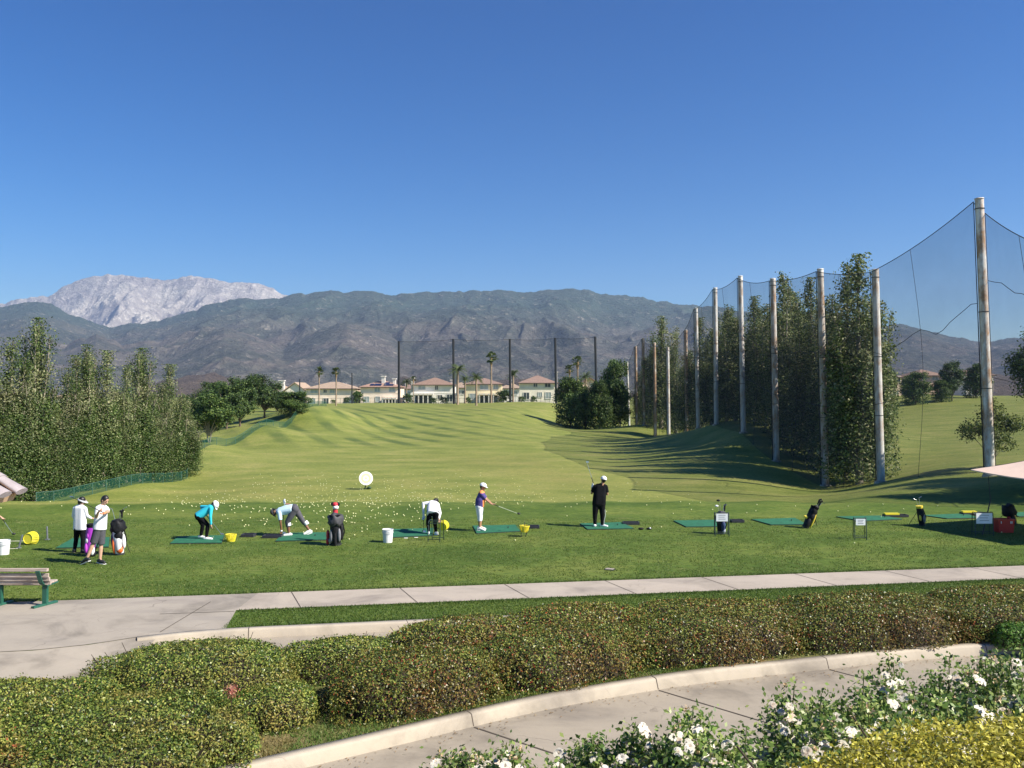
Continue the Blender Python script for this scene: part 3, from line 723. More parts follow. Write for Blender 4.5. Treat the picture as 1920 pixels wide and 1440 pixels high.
ROSES = [
 (870,1415,4.9,.5,.20,2,'sparse rose shoot at the left end of the roses by the drive',330),
 (950,1392,4.6,.5,.16,3,'thin rose bush with one white flower, second from the left end',420),
 (1110,1385,4.35,.5,.26,5,'rose bush with faded cream flowers, just left of the thick white cluster'),
 (1190,1360,4.3,.5,.26,8,'rose bush with two white clusters against the drive, left of the leafy ones'),
 (1300,1325,4.2,.5,.30,9,'broad rose bush with big blush flowers against the kerb joint'),
 (1050,1430,3.7,.5,.30,7,'low rose bush at the bottom edge beside the golden hedge',900),
 (1250,1405,3.55,.5,.34,8,'low rose bush with cream flowers directly left of the golden hedge',1300),
 (1400,1362,3.9,.5,.28,7,'rose bush with a tall white flower behind the golden hedge tip'),
 (1490,1283,4.5,.5,.24,6,'upright green rose bush reaching up to the drive joint'),
 (1540,1300,4.2,.5,.26,6,'rose bush with a pale ragged flower right of the upright green one'),
 (1620,1262,4.4,.5,.30,5,'dark green rose bush before the gap in the roses'),
 (1665,1232,4.6,.5,.22,6,'tall thin rose bush with long shoots over the kerb'),
 (1730,1290,4.0,.5,.34,9,'rose bush with the largest pure white flowers'),
 (1780,1232,4.7,.5,.28,9,'rose bush with a white cluster crossing the pale kerb'),
 (1860,1225,4.8,.5,.28,8,'rose bush with tangled shoots against the hedge at the right'),
 (1850,1300,4.1,.5,.34,9,'dense rose bush with blush flowers above the golden hedge'),
 (1925,1215,4.6,.5,.30,7,'rose bush cut by the right edge of the photo'),
 (1560,1350,3.75,.5,.32,7,'shaded rose bush right behind the golden hedge centre'),
 (1690,1345,3.7,.5,.30,6,'rose bush behind the golden hedge with small white flowers'),
 (1950,1290,4.0,.5,.30,6,'rose bush at the far right end above the golden hedge')]
for r in ROSES: rose_bush(*r)
# ------------------------------------------------------------------ netting poles and nets on the right
ORD = ['nearest', 'second', 'third', 'fourth', 'fifth', 'sixth', 'seventh', 'eighth', 'ninth', 'tenth', 'eleventh', 'twelfth', 'thirteenth', 'fourteenth', 'fifteenth', 'sixteenth', 'seventeenth', 'eighteenth', 'nineteenth', 'twentieth', 'twenty-first', 'twenty-second']
def polemat(name, rust):
    m, nt, b = nodes_of(name); v = coords(nt, 'Object')
    n = noise(nt, 1.1, 6, .7, coords(nt, 'Object', (1.6, 1.6, .55))); n2 = noise(nt, 9, 4, .6, coords(nt, 'Object', (1, 1, .12)))
    n3 = noise(nt, 4, 5, .7, v)
    c = ramp(nt, n2, [(.3, (.62, .61, .58)), (.55, (.82, .80, .74)), (.8, (.90, .87, .78))])
    f = fmath(nt, 'MULTIPLY', fmath(nt, 'SUBTRACT', fmath(nt, 'ADD', fmath(nt, 'MULTIPLY', n, .8), fmath(nt, 'MULTIPLY', n3, .2)), (.47-rust*.20)), 6, True)
    c = mix(nt, fmath(nt, 'MULTIPLY', f, .9), c, ramp(nt, n3, [(.3, (.20, .085, .03)), (.6, (.44, .24, .10)), (.8, (.60, .42, .22))]))
    nt.links.new(c, b.inputs['Base Color']); b.inputs['Roughness'].default_value = .6; b.inputs['Metallic'].default_value = .0
    return m
PM = [polemat('pole_pale', .0), polemat('pole_stained', .22), polemat('pole_rusty', .62)]
BLK = M('black_steel', (.018, .018, .020), .5, .3, 3)
POLES = [ # px,py base, px,py top, distance, rust class
 (1857,893,1836,373,45,1,'right of the fairway view'),(1652,905,1641,506,54,0,'beside the tallest poplar'),
 (1548,912,1538,505,60,1,'standing at the dark tree trunks'),(1456,866,1449,523,68,1,'orange at the top'),
 (1394,812,1388,518,79,0,'with leaf shadows on its shaft'),(1343,797,1341,540,91,0,'on the crest of the mound'),
 (1309,801,1305,578,105,0,'leaning above the mound'),(1288,810,1286,619,116,2,'streaked with rust'),
 (1254,817,1252,651,128,0,'short and pale grey'),(1229,822,1227,643,134,2,'orange half way up'),
 (1208,796,1206,634,146,2,'very orange'),(1194,799,1192,649,158,2,'thin and rust brown'),
 (1180,803,1176,678,188,0,'thin white, at the far end')]
PT = []
for i, (bx, by, tx, ty, d, rc, w_) in enumerate(POLES):
    base = at(bx, by, d); base.z = min(base.z, gz(base.x, d))-.3; top = at(tx, ty, d); PT.append((base, top))
    root = thing('netting_pole', base, '%s tall netting pole, %s from the camera, %s' % (('white painted', 'stained white', 'rusty')[rc], ORD[i], w_), 'pole', 'tall poles holding the range net')
    b = MB(); n = 10; b.tube([base.lerp(top, k/n) for k in range(n+1)], [.245-.030*k/n for k in range(n+1)], 20); b.build('shaft', PM[rc], root)
    b = MB(); b.tube([top, top+Vector((0, 0, .04))], [.25, .22], 16); b.build('cap', PM[0], root)
    b = MB()
    for q in (.33, .60, .965):
        p = base.lerp(top, q); ax = (top-base).normalized(); b.tube([p-ax*.02, p+ax*.02], .246, 16)
    b.tube([base.lerp(top, .02)+Vector((-.30, .05, 0)), top+Vector((-.27, .05, -.2))], .022, 6)
    b.tube([top+Vector((-.26, .05, -.25)), top+Vector((0, 0, -.22))], .03, 6)
    b.build('bracket_and_cable', BLK, root)
    b = MB(); b.tube([base+Vector((0, 0, .2)), base+Vector((0, 0, .42))], [.42, .36], 16); b.build('footing', CKERB, root)
def netmat(name, op, col):
    m, nt, b = nodes_of(name); nt.nodes.remove(b)
    tr = nt.nodes.new('ShaderNodeBsdfTransparent'); df = nt.nodes.new('ShaderNodeBsdfDiffuse'); df.inputs[0].default_value = (*col, 1)
    mx = nt.nodes.new('ShaderNodeMixShader'); n = noise(nt, .35, 4, .6, coords(nt, 'Object'))
    f = fmath(nt, 'ADD', fmath(nt, 'MULTIPLY', n, op*.5), op*.75)
    nt.links.new(f, mx.inputs[0]); nt.links.new(tr.outputs[0], mx.inputs[1]); nt.links.new(df.outputs[0], mx.inputs[2])
    nt.links.new(mx.outputs[0], nt.nodes['Material Output'].inputs[0]); return m
NET = netmat('net_mesh', .29, (.085, .080, .095)); NETF = netmat('net_far', .11, (.04, .045, .05)); ROPE = M('rope', (.02, .022, .03), .8)
end = at(2040, 470, 33); endb = Vector((end.x, end.y, -.2)); 
net = thing('range_netting', (PT[0][0].x-.3, PT[0][0].y, 0), 'tall see-through dark net hung along the row of white poles', 'netting')
seq = [(endb, end)]+PT
for i in range(len(seq)-1):
    (b0, t0), (b1, t1) = seq[i], seq[i+1]; off = Vector((-.30, 0, -.15)); L_ = (t1-t0).length
    nu, nv = 14, 8; V = []
    if i == 0: b1 = b1+Vector((.6, 0, 0)); t1 = t1+Vector((.6, 0, -.6))
    for v_ in range(nv+1):
        for u_ in range(nu+1):
            s = u_/nu; q = v_/nv
            tp = t0.lerp(t1, s)+off+Vector((0, 0, -4*.028*L_*s*(1-s))); bt = b0.lerp(b1, s)+off
            gzz = gz(bt.x, bt.y)-.05; bt.z = gzz
            p = bt.lerp(tp, q); p.x += 4*s*(1-s)*math.sin(q*3.14)*.5+.12*math.sin(s*19+q*7)*s*(1-s)*4*q*(1-q)
            V.append(p)
    r0 = wroot(net)
    link('net_panel', npmesh('net_panel', np.array([tuple(p-r0) for p in V]), grid_faces(nv+1, nu+1)), NET, net)
    cb = MB(); rr = .022 if i < 3 else .024
    row = lambda k: [V[k*(nu+1)+u_] for u_ in range(nu+1)]
    cb.tube(row(nv), rr, 5)
    md = row(5 if i else 6); md2 = row(3)
    md = [p+Vector((0, 0, .10*math.sin(k*1.7+i)+(.30*math.sin(k*.9) if i == 1 else 0))) for k, p in enumerate(md)]
    cb.tube(md, rr*.75, 5); cb.tube(md2, rr*.7, 5)
    cb.tube([V[k*(nu+1)+8] for k in range(nv+1)], rr*.55, 5)
    for side in (0, nu): cb.tube([V[k*(nu+1)+side] for k in range(nv+1)], rr*.8, 5)
    cb.build('net_cable', ROPE, net)
# far black poles with a fine net
FP = [(748,756,748,640,214),(851,757,850,636,212),(957,757,956,636,210),(1043,757,1041,634,208),(1119,760,1116,632,205)]
FQ = []
for i, (bx, by, tx, ty, d) in enumerate(FP):
    base = at(bx, by, d); base.z = min(base.z, gz(base.x, d))-.2; top = at(tx, ty, d); FQ.append((base, top))
    root = thing('black_net_pole', base, 'black pole of the far net, %s of five counted from the left' % ('first', 'second', 'third', 'fourth', 'fifth')[i], 'pole', 'black poles at the far end of the range')
    b = MB(); b.tube([base, top], [.31, .29], 10); b.build('shaft', BLK, root)
    b = MB(); b.tube([top, top+Vector((0, 0, .08))], [.33, .2], 10); b.build('cap', BLK, root)
net2 = thing('far_netting', FQ[0][0], 'fine dark net strung between the black poles before the houses', 'netting')
for i in range(len(FQ)-1):
    (b0, t0), (b1, t1) = FQ[i], FQ[i+1]; V = []; nu = 10
    for v_ in (0, 1):
        for u_ in range(nu+1):
            s = u_/nu; V.append((b0.lerp(b1, s) if v_ == 0 else t0.lerp(t1, s)+Vector((0, 0, -.6*4*s*(1-s)*.5)))-FQ[0][0])
    link('net_panel', npmesh('net_panel', np.array([tuple(p) for p in V]), grid_faces(2, nu+1)), NETF, net2)
    cb = MB(); cb.tube([V[nu+1+u_]+FQ[0][0] for u_ in range(nu+1)], .03, 4); cb.build('net_cable', ROPE, net2)
for bx, by, ty, d, lb in ((562,760,712,205,'short black post beside the cream gable at the left houses'), (660,757,700,210,'short black post at the right corner of the left peach house')):
    base = at(bx, by, d); top = at(bx, ty, d); root = thing('black_post', base, lb, 'post'); b = MB(); b.tube([base, top], [.16, .14], 8); b.build('shaft', BLK, root)
    b = MB(); b.tube([top, top+Vector((0, 0, .1))], .2, 8); b.build('cap', BLK, root)

# ------------------------------------------------------------------ trees
BARK = M('bark_pale', (.30, .26, .20), .9, .35, 8, bumpy=.4); BARKD = M('bark_dark', (.12, .09, .065), .9, .35, 6)
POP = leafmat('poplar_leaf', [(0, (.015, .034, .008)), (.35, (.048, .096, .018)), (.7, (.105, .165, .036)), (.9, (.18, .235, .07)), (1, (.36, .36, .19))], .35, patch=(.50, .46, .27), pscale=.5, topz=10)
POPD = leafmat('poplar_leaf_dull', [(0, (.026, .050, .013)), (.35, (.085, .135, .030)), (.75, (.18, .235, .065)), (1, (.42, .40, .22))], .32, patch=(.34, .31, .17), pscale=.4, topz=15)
def tubes_np(segs, seg=5):
    b = MB()
    for pts, rs in segs: b.tube(pts, rs, seg, caps=False)
    return b
def poplar(H, R, n_lead, n, seed, mat, leaf=(.15, .11), name='poplar_tree', low=.03):
    rs = np.random.default_rng(seed); segs = []; C = []
    leaders = [(np.array([0, 0, 0.]), np.array([rs.normal(0, .15), rs.normal(0, .15), H]), R*.40)]
    for i in range(n_lead):
        a = 2*math.pi*(i+rs.uniform(0, .7))/n_lead; h0 = H*rs.uniform(.02, .30); rr = R*rs.uniform(.45, .85)
        h1 = H*(rs.uniform(.55, .93) if i % 2 else rs.uniform(.35, .70))
        leaders.append((np.array([0, 0, h0]), np.array([math.cos(a)*rr, math.sin(a)*rr, h1]), R*rs.uniform(.22, .36)))
    for k, (p, q, wv) in enumerate(leaders):
        mid = p*.45+q*.55+np.array([(q[0]-p[0])*.25, (q[1]-p[1])*.25, 0]) if k else (p+q)/2
        ts = np.linspace(0, 1, 7); pts = [(1-t)**2*p+2*t*(1-t)*mid+t*t*q for t in ts]
        r0 = .14 if k == 0 else .06
        segs.append(([tuple(x) for x in pts], [r0*(H/10)*(1-.85*t)+.012 for t in ts]))
        m = int(n*(.20 if k == 0 else .62/n_lead)/9)
        t = rs.uniform(.0 if k else .12, 1.0, m)**.9; t[:4] = 1.0
        cc = (1-t)[:, None]**2*p+2*(t*(1-t))[:, None]*mid+(t*t)[:, None]*q
        cc = cc+rs.normal(0, 1, (m, 3))*np.stack([wv*(1.05-.75*t), wv*(1.05-.75*t), .25+0*t], 1)
        C.append(cc)
        for _ in range(6):    # short ascending twigs
            t_ = rs.uniform(.2, .95); c0 = (1-t_)**2*p+2*t_*(1-t_)*mid+t_*t_*q; a = rs.uniform(0, 6.28)
            segs.append(([tuple(c0), tuple(c0+np.array([math.cos(a)*R*.3, math.sin(a)*R*.3, .8]))], [.022*H/10, .008]))
    m = int(n*.30/9); zz = rs.uniform(0, .55, m)**1.0*H+low*H; a = rs.uniform(0, 6.28, m); rr = R*np.sqrt(rs.uniform(.1, 1, m))*(1.0-.6*zz/H)
    C.append(np.stack([np.cos(a)*rr, np.sin(a)*rr, zz], 1)); C = np.concatenate(C)
    sz = rs.uniform(.10, .20, len(C))
    P_ = np.repeat(C, 9, 0)+rs.normal(0, 1, (len(C)*9, 3))*np.repeat(sz, 9)[:, None]*np.array([1, 1, 1.35])
    P_[:, 2] = np.clip(P_[:, 2], .05, H*1.02)
    out = P_*np.array([1, 1, 0]); out /= np.linalg.norm(out, axis=1)[:, None]+1e-6; out[:, 2] = .35
    V, Q = leaf_arrays(P_, leaf[0], leaf[1], out, .8)
    root = thing(name, (0, 0, 0), 'poplar', 'tree')
    tubes_np(segs).build('trunk', BARK, root)
    link('crown', npmesh('crown', V, Q), mat, root)
    return root
protoL = [poplar(10, 1.15, 9, 21000, 100+i, POP, (.115, .078)) for i in range(4)]
protoR = [poplar(15, 2.0, 11, 23000, 200+i, POPD, (.17, .115)) for i in range(4)]
used = set()
def place_tree(proto, px, pybase, d, pytop, label, group, wide=1.0, H0=10):
    base = at(px, pybase, d); base.z = gz(base.x, d)-.1; top = at(px, pytop, d); s = (top.z-base.z)/H0
    sc_ = (wide*.8+s*.2, wide*.8+s*.2, s); rz = random.uniform(0, 6.28)
    if proto.name not in used:
        used.add(proto.name); proto.location = base; proto.scale = sc_; proto.rotation_euler[2] = rz; proto['label'] = label; proto['group'] = group; return proto
    return top_copy(proto, base, label, group, rz, sc_)
LP = [ # px, base, d, top, wide
 (-62,950,41,640,1.1),(-20,948,43,655,1.05),(12,946,44,640,1.0),(40,944,45,690,1.0),(64,940,46,603,1.0),(92,938,47,735,.9),(118,934,48,695,.85),
 (148,930,49.5,672,.95),(165,928,50,652,.75),(192,926,51,663,1.05),(214,922,52.5,735,.85),(236,918,53.5,690,.85),(260,915,55,658,1.05),(286,911,57,740,.95),
 (303,907,58.5,722,.9),(320,904,60.5,688,1.1),(345,899,63,745,1.2),(356,894,66,790,.9),(80,935,52,790,1.1),(222,920,57,800,1.1)]
DL = ['cut by the left edge of the photo','just inside the left edge of the photo','with a feathery top beside the tallest one','low in front of the tallest one','the tallest of the left row','in the dip right of the tallest one','with a crooked spur at its top','with a narrow twin tip','carrying the little spike on top','broad and leafy over the visor wearer','half hidden beside the broad one','slim and grey green','pale tipped and pointed','in the gap between two pale tips','grey brown and slender','pale with dead twigs on top','at the near corner of the range','last of the row by the open range','low behind the tallest one','low behind the broad one']
for i, (px, pb, d, pt, wd) in enumerate(LP):
    p = protoL[i % 4]; place_tree(p, px, pb, d, pt, 'poplar in the left row, '+DL[i], 'poplars along the left fence', wd)
RP = [(1612,905,58,485,1.25),(1585,908,62,500,1.15),(1640,900,60,560,.8),(1565,905,66,560,1.15),(1520,890,70,528,1.1),(1495,880,74,590,1.2),(1470,870,78,515,1.0),(1440,855,83,575,1.15),
 (1415,845,88,560,1.1),(1380,832,94,600,1.2),(1362,825,100,575,1.0),(1335,815,108,620,1.2),(1312,812,116,600,1.2),(1290,812,124,660,1.2),(1268,815,134,650,1.2),(1240,817,145,597,1.7),(1222,812,158,660,1.3),(1205,806,172,670,1.2),
 (1545,900,78,600,1.3),(1480,870,92,620,1.3),(1420,845,104,640,1.3),(1350,825,122,660,1.4),(1278,815,150,690,1.5)]
DR = ['the tallest, right against the second pole','its crown crossing the skyline','small, leaning to the fairway view','behind the third pole','rising between third and fourth poles','dark, left of the third pole','pointed top beside the orange topped pole','behind the orange topped pole','left of the orange topped pole','behind the fifth pole','tip level with the mountain ridge','behind the sixth pole','left of the mound crest pole','behind the seventh pole','among the rusty poles','pale wispy crown above the rusty poles','behind the ninth pole','last before the far white pole','in the second rank behind the third pole','in the second rank left of the third pole','in the second rank behind the fourth pole','in the second rank behind the mound','in the second rank behind the rusty poles']
for i, (px, pb, d, pt, wd) in enumerate(RP):
    p = protoR[i % 4]; place_tree(p, px, pb, d, pt, 'poplar behind the right net, '+DR[i], 'poplars behind the tall net', wd*1.08, 15)

rd = random.Random(4)
for k in range(9):  # extra rank added so the poplar shadows on the slope close up
    d = 69+k*5.0; X = 26.6+rd.uniform(-.8, 1.2); px = 960+X/d*F; pb = 740-(gz(X, d)-EYE)/d*F; pt = 740-(gz(X, d)+12.5+rd.uniform(-1, 1)-EYE)/d*F
    place_tree(protoR[k % 4], px, pb, d, pt, 'shadow filling poplar added in the rear rank behind the right net, %s from the camera' % ORD[k] if k else 'shadow filling poplar added in the rear rank behind the right net, nearest the camera', 'poplars behind the tall net', 1.25, 15)

def bush_tree(name, H, R, trunk_h, lobes, n, leaf, mat, seed, bark=BARKD, flat=.8, fork=False, trunk_r=.14):
    """broad tree: trunk, limbs, crown of many leaves gathered in clumps inside uneven lobes"""
    rs = np.random.default_rng(seed); root = thing(name, (0, 0, 0), name, 'tree'); segs = []; C = []
    ch = H-trunk_h
    L_ = [(np.array([0, 0, trunk_h+ch*.5]), R*.50), (np.array([0, 0, trunk_h+ch*.82]), R*.27)]
    for i in range(lobes):
        a = 2*math.pi*i/lobes*1.618*2; z = trunk_h+ch*rs.uniform(.18, .88); q = (z-trunk_h)/ch
        rr = R*rs.uniform(.35, .78)*math.sqrt(max(.1, 1-abs(q-.4)*1.2)); L_.append((np.array([math.cos(a)*rr, math.sin(a)*rr, z]), R*rs.uniform(.20, .36)))
    tr = trunk_r*H/6
    for k in range(2 if fork else 1):
        o = .35*H*.12*(1 if k else -1) if fork else 0
        segs.append(([(0, 0, -.2), (o*.5, 0, trunk_h*.5), (o*1.6, 0, trunk_h+ch*.35)], [tr, tr*.75, tr*.4]))
    for c, r in L_:
        segs.append(([(0, 0, trunk_h*.8), tuple(c*.5+np.array([0, 0, trunk_h*.45])), tuple(c)], [tr*.5, tr*.3, .03]))
        m = int(n*r*r/sum(x[1]**2 for x in L_)/10)
        d = rs.normal(0, 1, (m, 3)); d /= np.linalg.norm(d, axis=1)[:, None]; rad = r*rs.uniform(.35, 1.12, m)**.6
        C.append(c+d*rad[:, None]*np.array([1, 1, flat]))
    C = np.concatenate(C); C[:, 2] = np.clip(C[:, 2], max(.05, trunk_h*.75), H)
    if trunk_h < .6:
        m = n//45; a = rs.uniform(0, 6.28, m); rr_ = R*np.sqrt(rs.uniform(.05, 1, m))*.78; C = np.concatenate([C, np.stack([np.cos(a)*rr_, np.sin(a)*rr_, rs.uniform(.05, H*.45, m)], 1)])
    P_ = np.repeat(C, 10, 0)+rs.normal(0, R*.055, (len(C)*10, 3))
    nn = P_-np.array([0, 0, trunk_h+ch*.4]); nn /= np.linalg.norm(nn, axis=1)[:, None]+1e-6; nn[:, 2] += .3
    V, Q = leaf_arrays(P_, leaf, leaf*.65, nn, .7)
    tubes_np(segs, 6).build('trunk', bark, root); link('crown', npmesh('crown', V, Q), mat, root)
    root['H'] = H; return root
OAK = leafmat('broad_leaf', [(0, (.020, .045, .012)), (.4, (.050, .100, .020)), (.75, (.11, .175, .038)), (1, (.20, .26, .06))], .3)
PINE = leafmat('pine_needle', [(0, (.018, .040, .012)), (.5, (.045, .090, .020)), (.85, (.10, .155, .035)), (1, (.17, .22, .055))], .2)
YGR = leafmat('young_leaf', [(0, (.05, .09, .02)), (.5, (.11, .16, .03)), (1, (.24, .26, .06))], .35)
def put(tree, px, pyb, d, pyt, label, cat='tree', group=None, wide=None):
    base = at(px, pyb, d); base.z = gz(base.x, d)-.05; s = (at(px, pyt, d).z-base.z)/tree['H']
    wv = wide if wide else s
    if tree.name not in used:
        used.add(tree.name); o = tree; o.location = base; o.scale = (wv, wv, s); o['label'] = label
    else: o = top_copy(tree, base, label, group, random.uniform(0, 6), (wv, wv, s))
    o['category'] = cat
    if group: o['group'] = group
    return o
bp = [bush_tree('pine_tree', 8, 3.6, 1.6, 20, 12000, .26, PINE, 300), bush_tree('pine_tree', 8, 3.0, .9, 20, 12000, .26, PINE, 301), bush_tree('leafy_tree', 7, 3.2, .4, 18, 12000, .26, OAK, 302), bush_tree('leafy_tree', 8, 3.4, .4, 20, 13000, .27, OAK, 303), bush_tree('leafy_tree', 7, 3.2, 1.2, 18, 9500, .26, OAK, 304, bark=BARK, fork=True, trunk_r=.09)]
put(bp[4], 392, 830, 94, 735, 'dark tree with a forked pale trunk at the near end of the left fairway', group='trees on the left fairway', wide=1.0)
put(bp[1], 425, 800, 112, 716, 'dark green pine just left of the tall fairway pine', group='trees on the left fairway', wide=.95)
put(bp[1], 450, 790, 118, 706, 'pointed pine with its top above its neighbours on the left fairway', group='trees on the left fairway', wide=.9)
put(bp[0], 496, 784, 126, 700, 'pine standing alone with a long shadow on the left fairway', group='trees on the left fairway', wide=.95)
put(bp[3], 548, 783, 121, 731, 'low round tree at the green fence below the cream gable', group='trees on the left fairway', wide=.85)
put(bp[0], 375, 800, 130, 728, 'tree in shade behind the forked tree on the left', group='trees on the left fairway', wide=1.1)
put(bp[3], 410, 790, 150, 712, 'distant olive green tree above the left fence line', group='trees on the left fairway', wide=1.2)
put(bp[1], 520, 775, 160, 735, 'small tree between the lone pine and the round tree', group='trees on the left fairway', wide=1.0)
put(bp[2], 455, 770, 170, 722, 'small far tree in the gap behind the fairway pines', group='trees on the left fairway', wide=1.2)
put(bp[2], 1070, 797, 165, 706, 'round broad tree at the left of the clump by the far range end', group='tree clump at the right end of the range', wide=1.22)
put(bp[3], 1098, 803, 158, 722, 'low dense tree in the middle of the clump with a long shadow', group='tree clump at the right end of the range', wide=.95)
put(bp[3], 1150, 800, 162, 668, 'tallest tree of the clump, beside the far white pole', group='tree clump at the right end of the range', wide=1.1)
put(bp[2], 1125, 801, 156, 712, 'bushy tree tucked under the tallest one of the clump', group='tree clump at the right end of the range', wide=1.0)
put(bp[4], 1162, 806, 160, 742, 'small tree with a visible pale trunk at the clump edge', group='tree clump at the right end of the range', wide=.9)
# right background trees
g = 'trees before the right hand houses'
put(bp[2], 1667, 745, 150, 690, 'small dark tree against the second white pole at the right houses', group=g, wide=.6)
put(bp[3], 1716, 745, 170, 694, 'round reddish green tree left of the brown roofed house', group=g, wide=1.0)
put(bp[1], 1785, 742, 175, 676, 'tall pointed tree right of the brown roofed house', group=g, wide=.95)
put(bp[2], 1765, 745, 172, 712, 'dark low tree beside the pointed one', group=g, wide=.8)
put(bp[3], 1830, 742, 185, 678, 'broad tree behind the nearest pole', group=g, wide=1.0)
yt = bush_tree('young_tree', 4.6, 2.1, .9, 12, 4200, .15, YGR, 310, bark=BARK, flat=.75, trunk_r=.05)
put(yt, 1862, 888, 48.5, 742, 'open yellow green young tree spreading behind the nearest pole', wide=.98)
dk = bush_tree('shade_tree', 9, 3.4, 1.6, 11, 15000, .17, OAK, 311, trunk_r=.12)
put(dk, 1962, 893, 50, 606, 'dark leafy tree reaching in from the right edge of the photo', wide=.95)
b2 = top_copy(dk, Vector((25.9, 35.2, 0)), 'leafy shade tree beyond the right edge that darkens the lawn', 'shade trees beside the tee', 1.2, (1.05, 1.05, 1.0))
b3 = top_copy(dk, Vector((29.8, 37.6, 0)), 'second leafy shade tree farther right beyond the photo edge', 'shade trees beside the tee', 2.9, (1.15, 1.15, 1.15))
b4 = top_copy(dk, Vector((28.6, 41.5, 0)), 'smaller shade tree close to the net beyond the photo edge', 'shade trees beside the tee', 4.0, (.9, .9, .95))

# palms
PALM = leafmat('palm_leaf', [(0, (.035, .060, .018)), (.5, (.075, .115, .030)), (1, (.16, .19, .06))], .25); PDRY = M('palm_skirt', (.30, .20, .10), .9, .3, 3); PTR = M('palm_trunk', (.30, .22, .15), .9, .25, 2)
def fan_palm(H, seed, name='fan_palm'):
    rs = random.Random(seed); root = thing(name, (0, 0, 0), name, 'palm'); b = MB()
    b.tube([(0, 0, -.2), (0, 0, .4), (.05, 0, H*.5), (0, 0, H-.9)], [.33, .24, .19, .20], 9); b.build('trunk', PTR, root)
    b = MB(); b.tube([(0, 0, H-2.6), (0, 0, H-1.6), (0, 0, H-.8)], [.24, .38, .30], 9); b.build('dead_skirt', PDRY, root)
    b = MB(); c = Vector((0, 0, H-.8))
    for i in range(30):
        a = rs.uniform(0, 6.28); e = rs.uniform(-.75, 1.35); L_ = rs.uniform(.75, 1.15)
        d = Vector((math.cos(a)*math.cos(e), math.sin(a)*math.cos(e), math.sin(e))); p = c+d*L_
        b.tube([c, p], .03, 4); u, v, dd = basis(d); v = v if v.z > 0 else -v
        for k in range(9):
            t = (k-4)/4*1.25; q = dd*math.cos(t)+u*math.sin(t); r = rs.uniform(.62, .85)
            s = (dd*-math.sin(t)+u*math.cos(t))*.10; e_ = p+q*r-Vector((0, 0, .20*r))
            b.add([p, p+q*r*.55-s, e_, p+q*r*.55+s], [(0, 1, 2, 3)])
    b.build('fronds', PALM, root); root['H'] = H+.4; return root
def date_palm(H, seed, name='feather_palm', L0=2.6):
    rs = random.Random(seed); root = thing(name, (0, 0, 0), name, 'palm'); b = MB(); h = H-1.6
    b.tube([(0, 0, -.2), (0, 0, .5), (0, 0, h)], [.38, .26, .27], 9); b.build('trunk', PTR, root)
    b = MB(); c = Vector((0, 0, h))
    for i in range(34):
        a = rs.uniform(0, 6.28); e = rs.uniform(-.1, 1.4); L_ = L0*rs.uniform(.8, 1.1); o = Vector((math.cos(a), math.sin(a), 0)); pts = []
        for k in range(8):
            t = k/7; pts.append(c+o*L_*t*math.cos(e*(1-.25*t))+Vector((0, 0, L_*(t*math.sin(e)-.62*t*t*(.55+.6*math.cos(e))))))
        b.tube(pts, [.035, .03, .03, .02, .02, .015, .01, .01], 4)
        sd = o.cross(Vector((0, 0, 1)))
        for k in range(1, 8):
            for q in (0, .5):
                p = pts[k-1].lerp(pts[k], q); T = (pts[k]-pts[k-1]).normalized()
                for sg in (-1, 1):
                    e_ = p+(sd*sg+T*.6-Vector((0, 0, .35))).normalized()*.55; b.add([p-T*.05, e_, p+T*.05], [(0, 1, 2)])
    b.build('fronds', PALM, root); root['H'] = H; return root
fp = fan_palm(11.5, 1); dp = date_palm(9.0, 2); fp2 = fan_palm(11.5, 5); dp2 = date_palm(9, 7)
def palm(t, *a):
    o = put(t, *a, cat='palm', group='palms along the far end of the range'); return o
palm(fp, 598, 767, 195, 689, 'fan palm left of its twin before the peach house'); palm(fp2, 630, 773, 190, 690, 'fan palm right of its twin before the peach house')
palm(fp, 921, 757, 208, 662, 'tallest slender fan palm before the yellow house'); palm(dp, 858, 758, 205, 681, 'feather palm leaning over the second black pole')
palm(dp2, 893, 763, 195, 697, 'low feather palm before the yellow house'); palm(dp, 962, 756, 226, 692, 'shaded feather palm behind the third black pole')
palm(dp2, 762, 757, 225, 708, 'small feather palm right of the first black pole'); palm(fp2, 1083, 757, 226, 669, 'fan palm rising behind the tree clump')
palm(fp, 1068, 757, 232, 685, 'smaller dark fan palm left of the one behind the clump'); palm(dp2, 1098, 757, 238, 695, 'bushy palm between the clump trees')
palm(dp, 872, 757, 222, 703, 'dark palm between the two feather palms'); palm(fp2, 775, 757, 238, 706, 'distant palm left of the brown roofed house')

# ------------------------------------------------------------------ houses
def stucco(n, c): return M(n, c, .9, .08, .8)
ST = dict(peach=stucco('stucco_peach', (.92, .76, .60)), cream=stucco('stucco_cream', (.94, .85, .68)), yellow=stucco('stucco_yellow', (.92, .78, .50)), white=stucco('stucco_white', (.94, .88, .78)), pink=stucco('stucco_pink', (.86, .64, .50)))
RT = dict(tan=M('roof_tan', (.38, .28, .20), .9, .2, 2), red=M('roof_red', (.29, .19, .14), .9, .2, 2), brown=M('roof_brown', (.30, .20, .155), .9, .2, 2), orange=M('roof_orange', (.36, .225, .165), .9, .2, 2))
GLS, _nt, _b = nodes_of('window_glass'); _b.inputs['Base Color'].default_value = (.05, .07, .08, 1); _b.inputs['Roughness'].default_value = .12
GLL, _nt, _b = nodes_of('curtained_glass'); _b.inputs['Base Color'].default_value = (.38, .44, .42, 1); _b.inputs['Roughness'].default_value = .2
FRM = M('window_frame', (.70, .66, .58), .7); DKT = M('dark_trim', (.10, .075, .06), .8); SOLAR = M('solar_panel', (.015, .02, .06), .3)
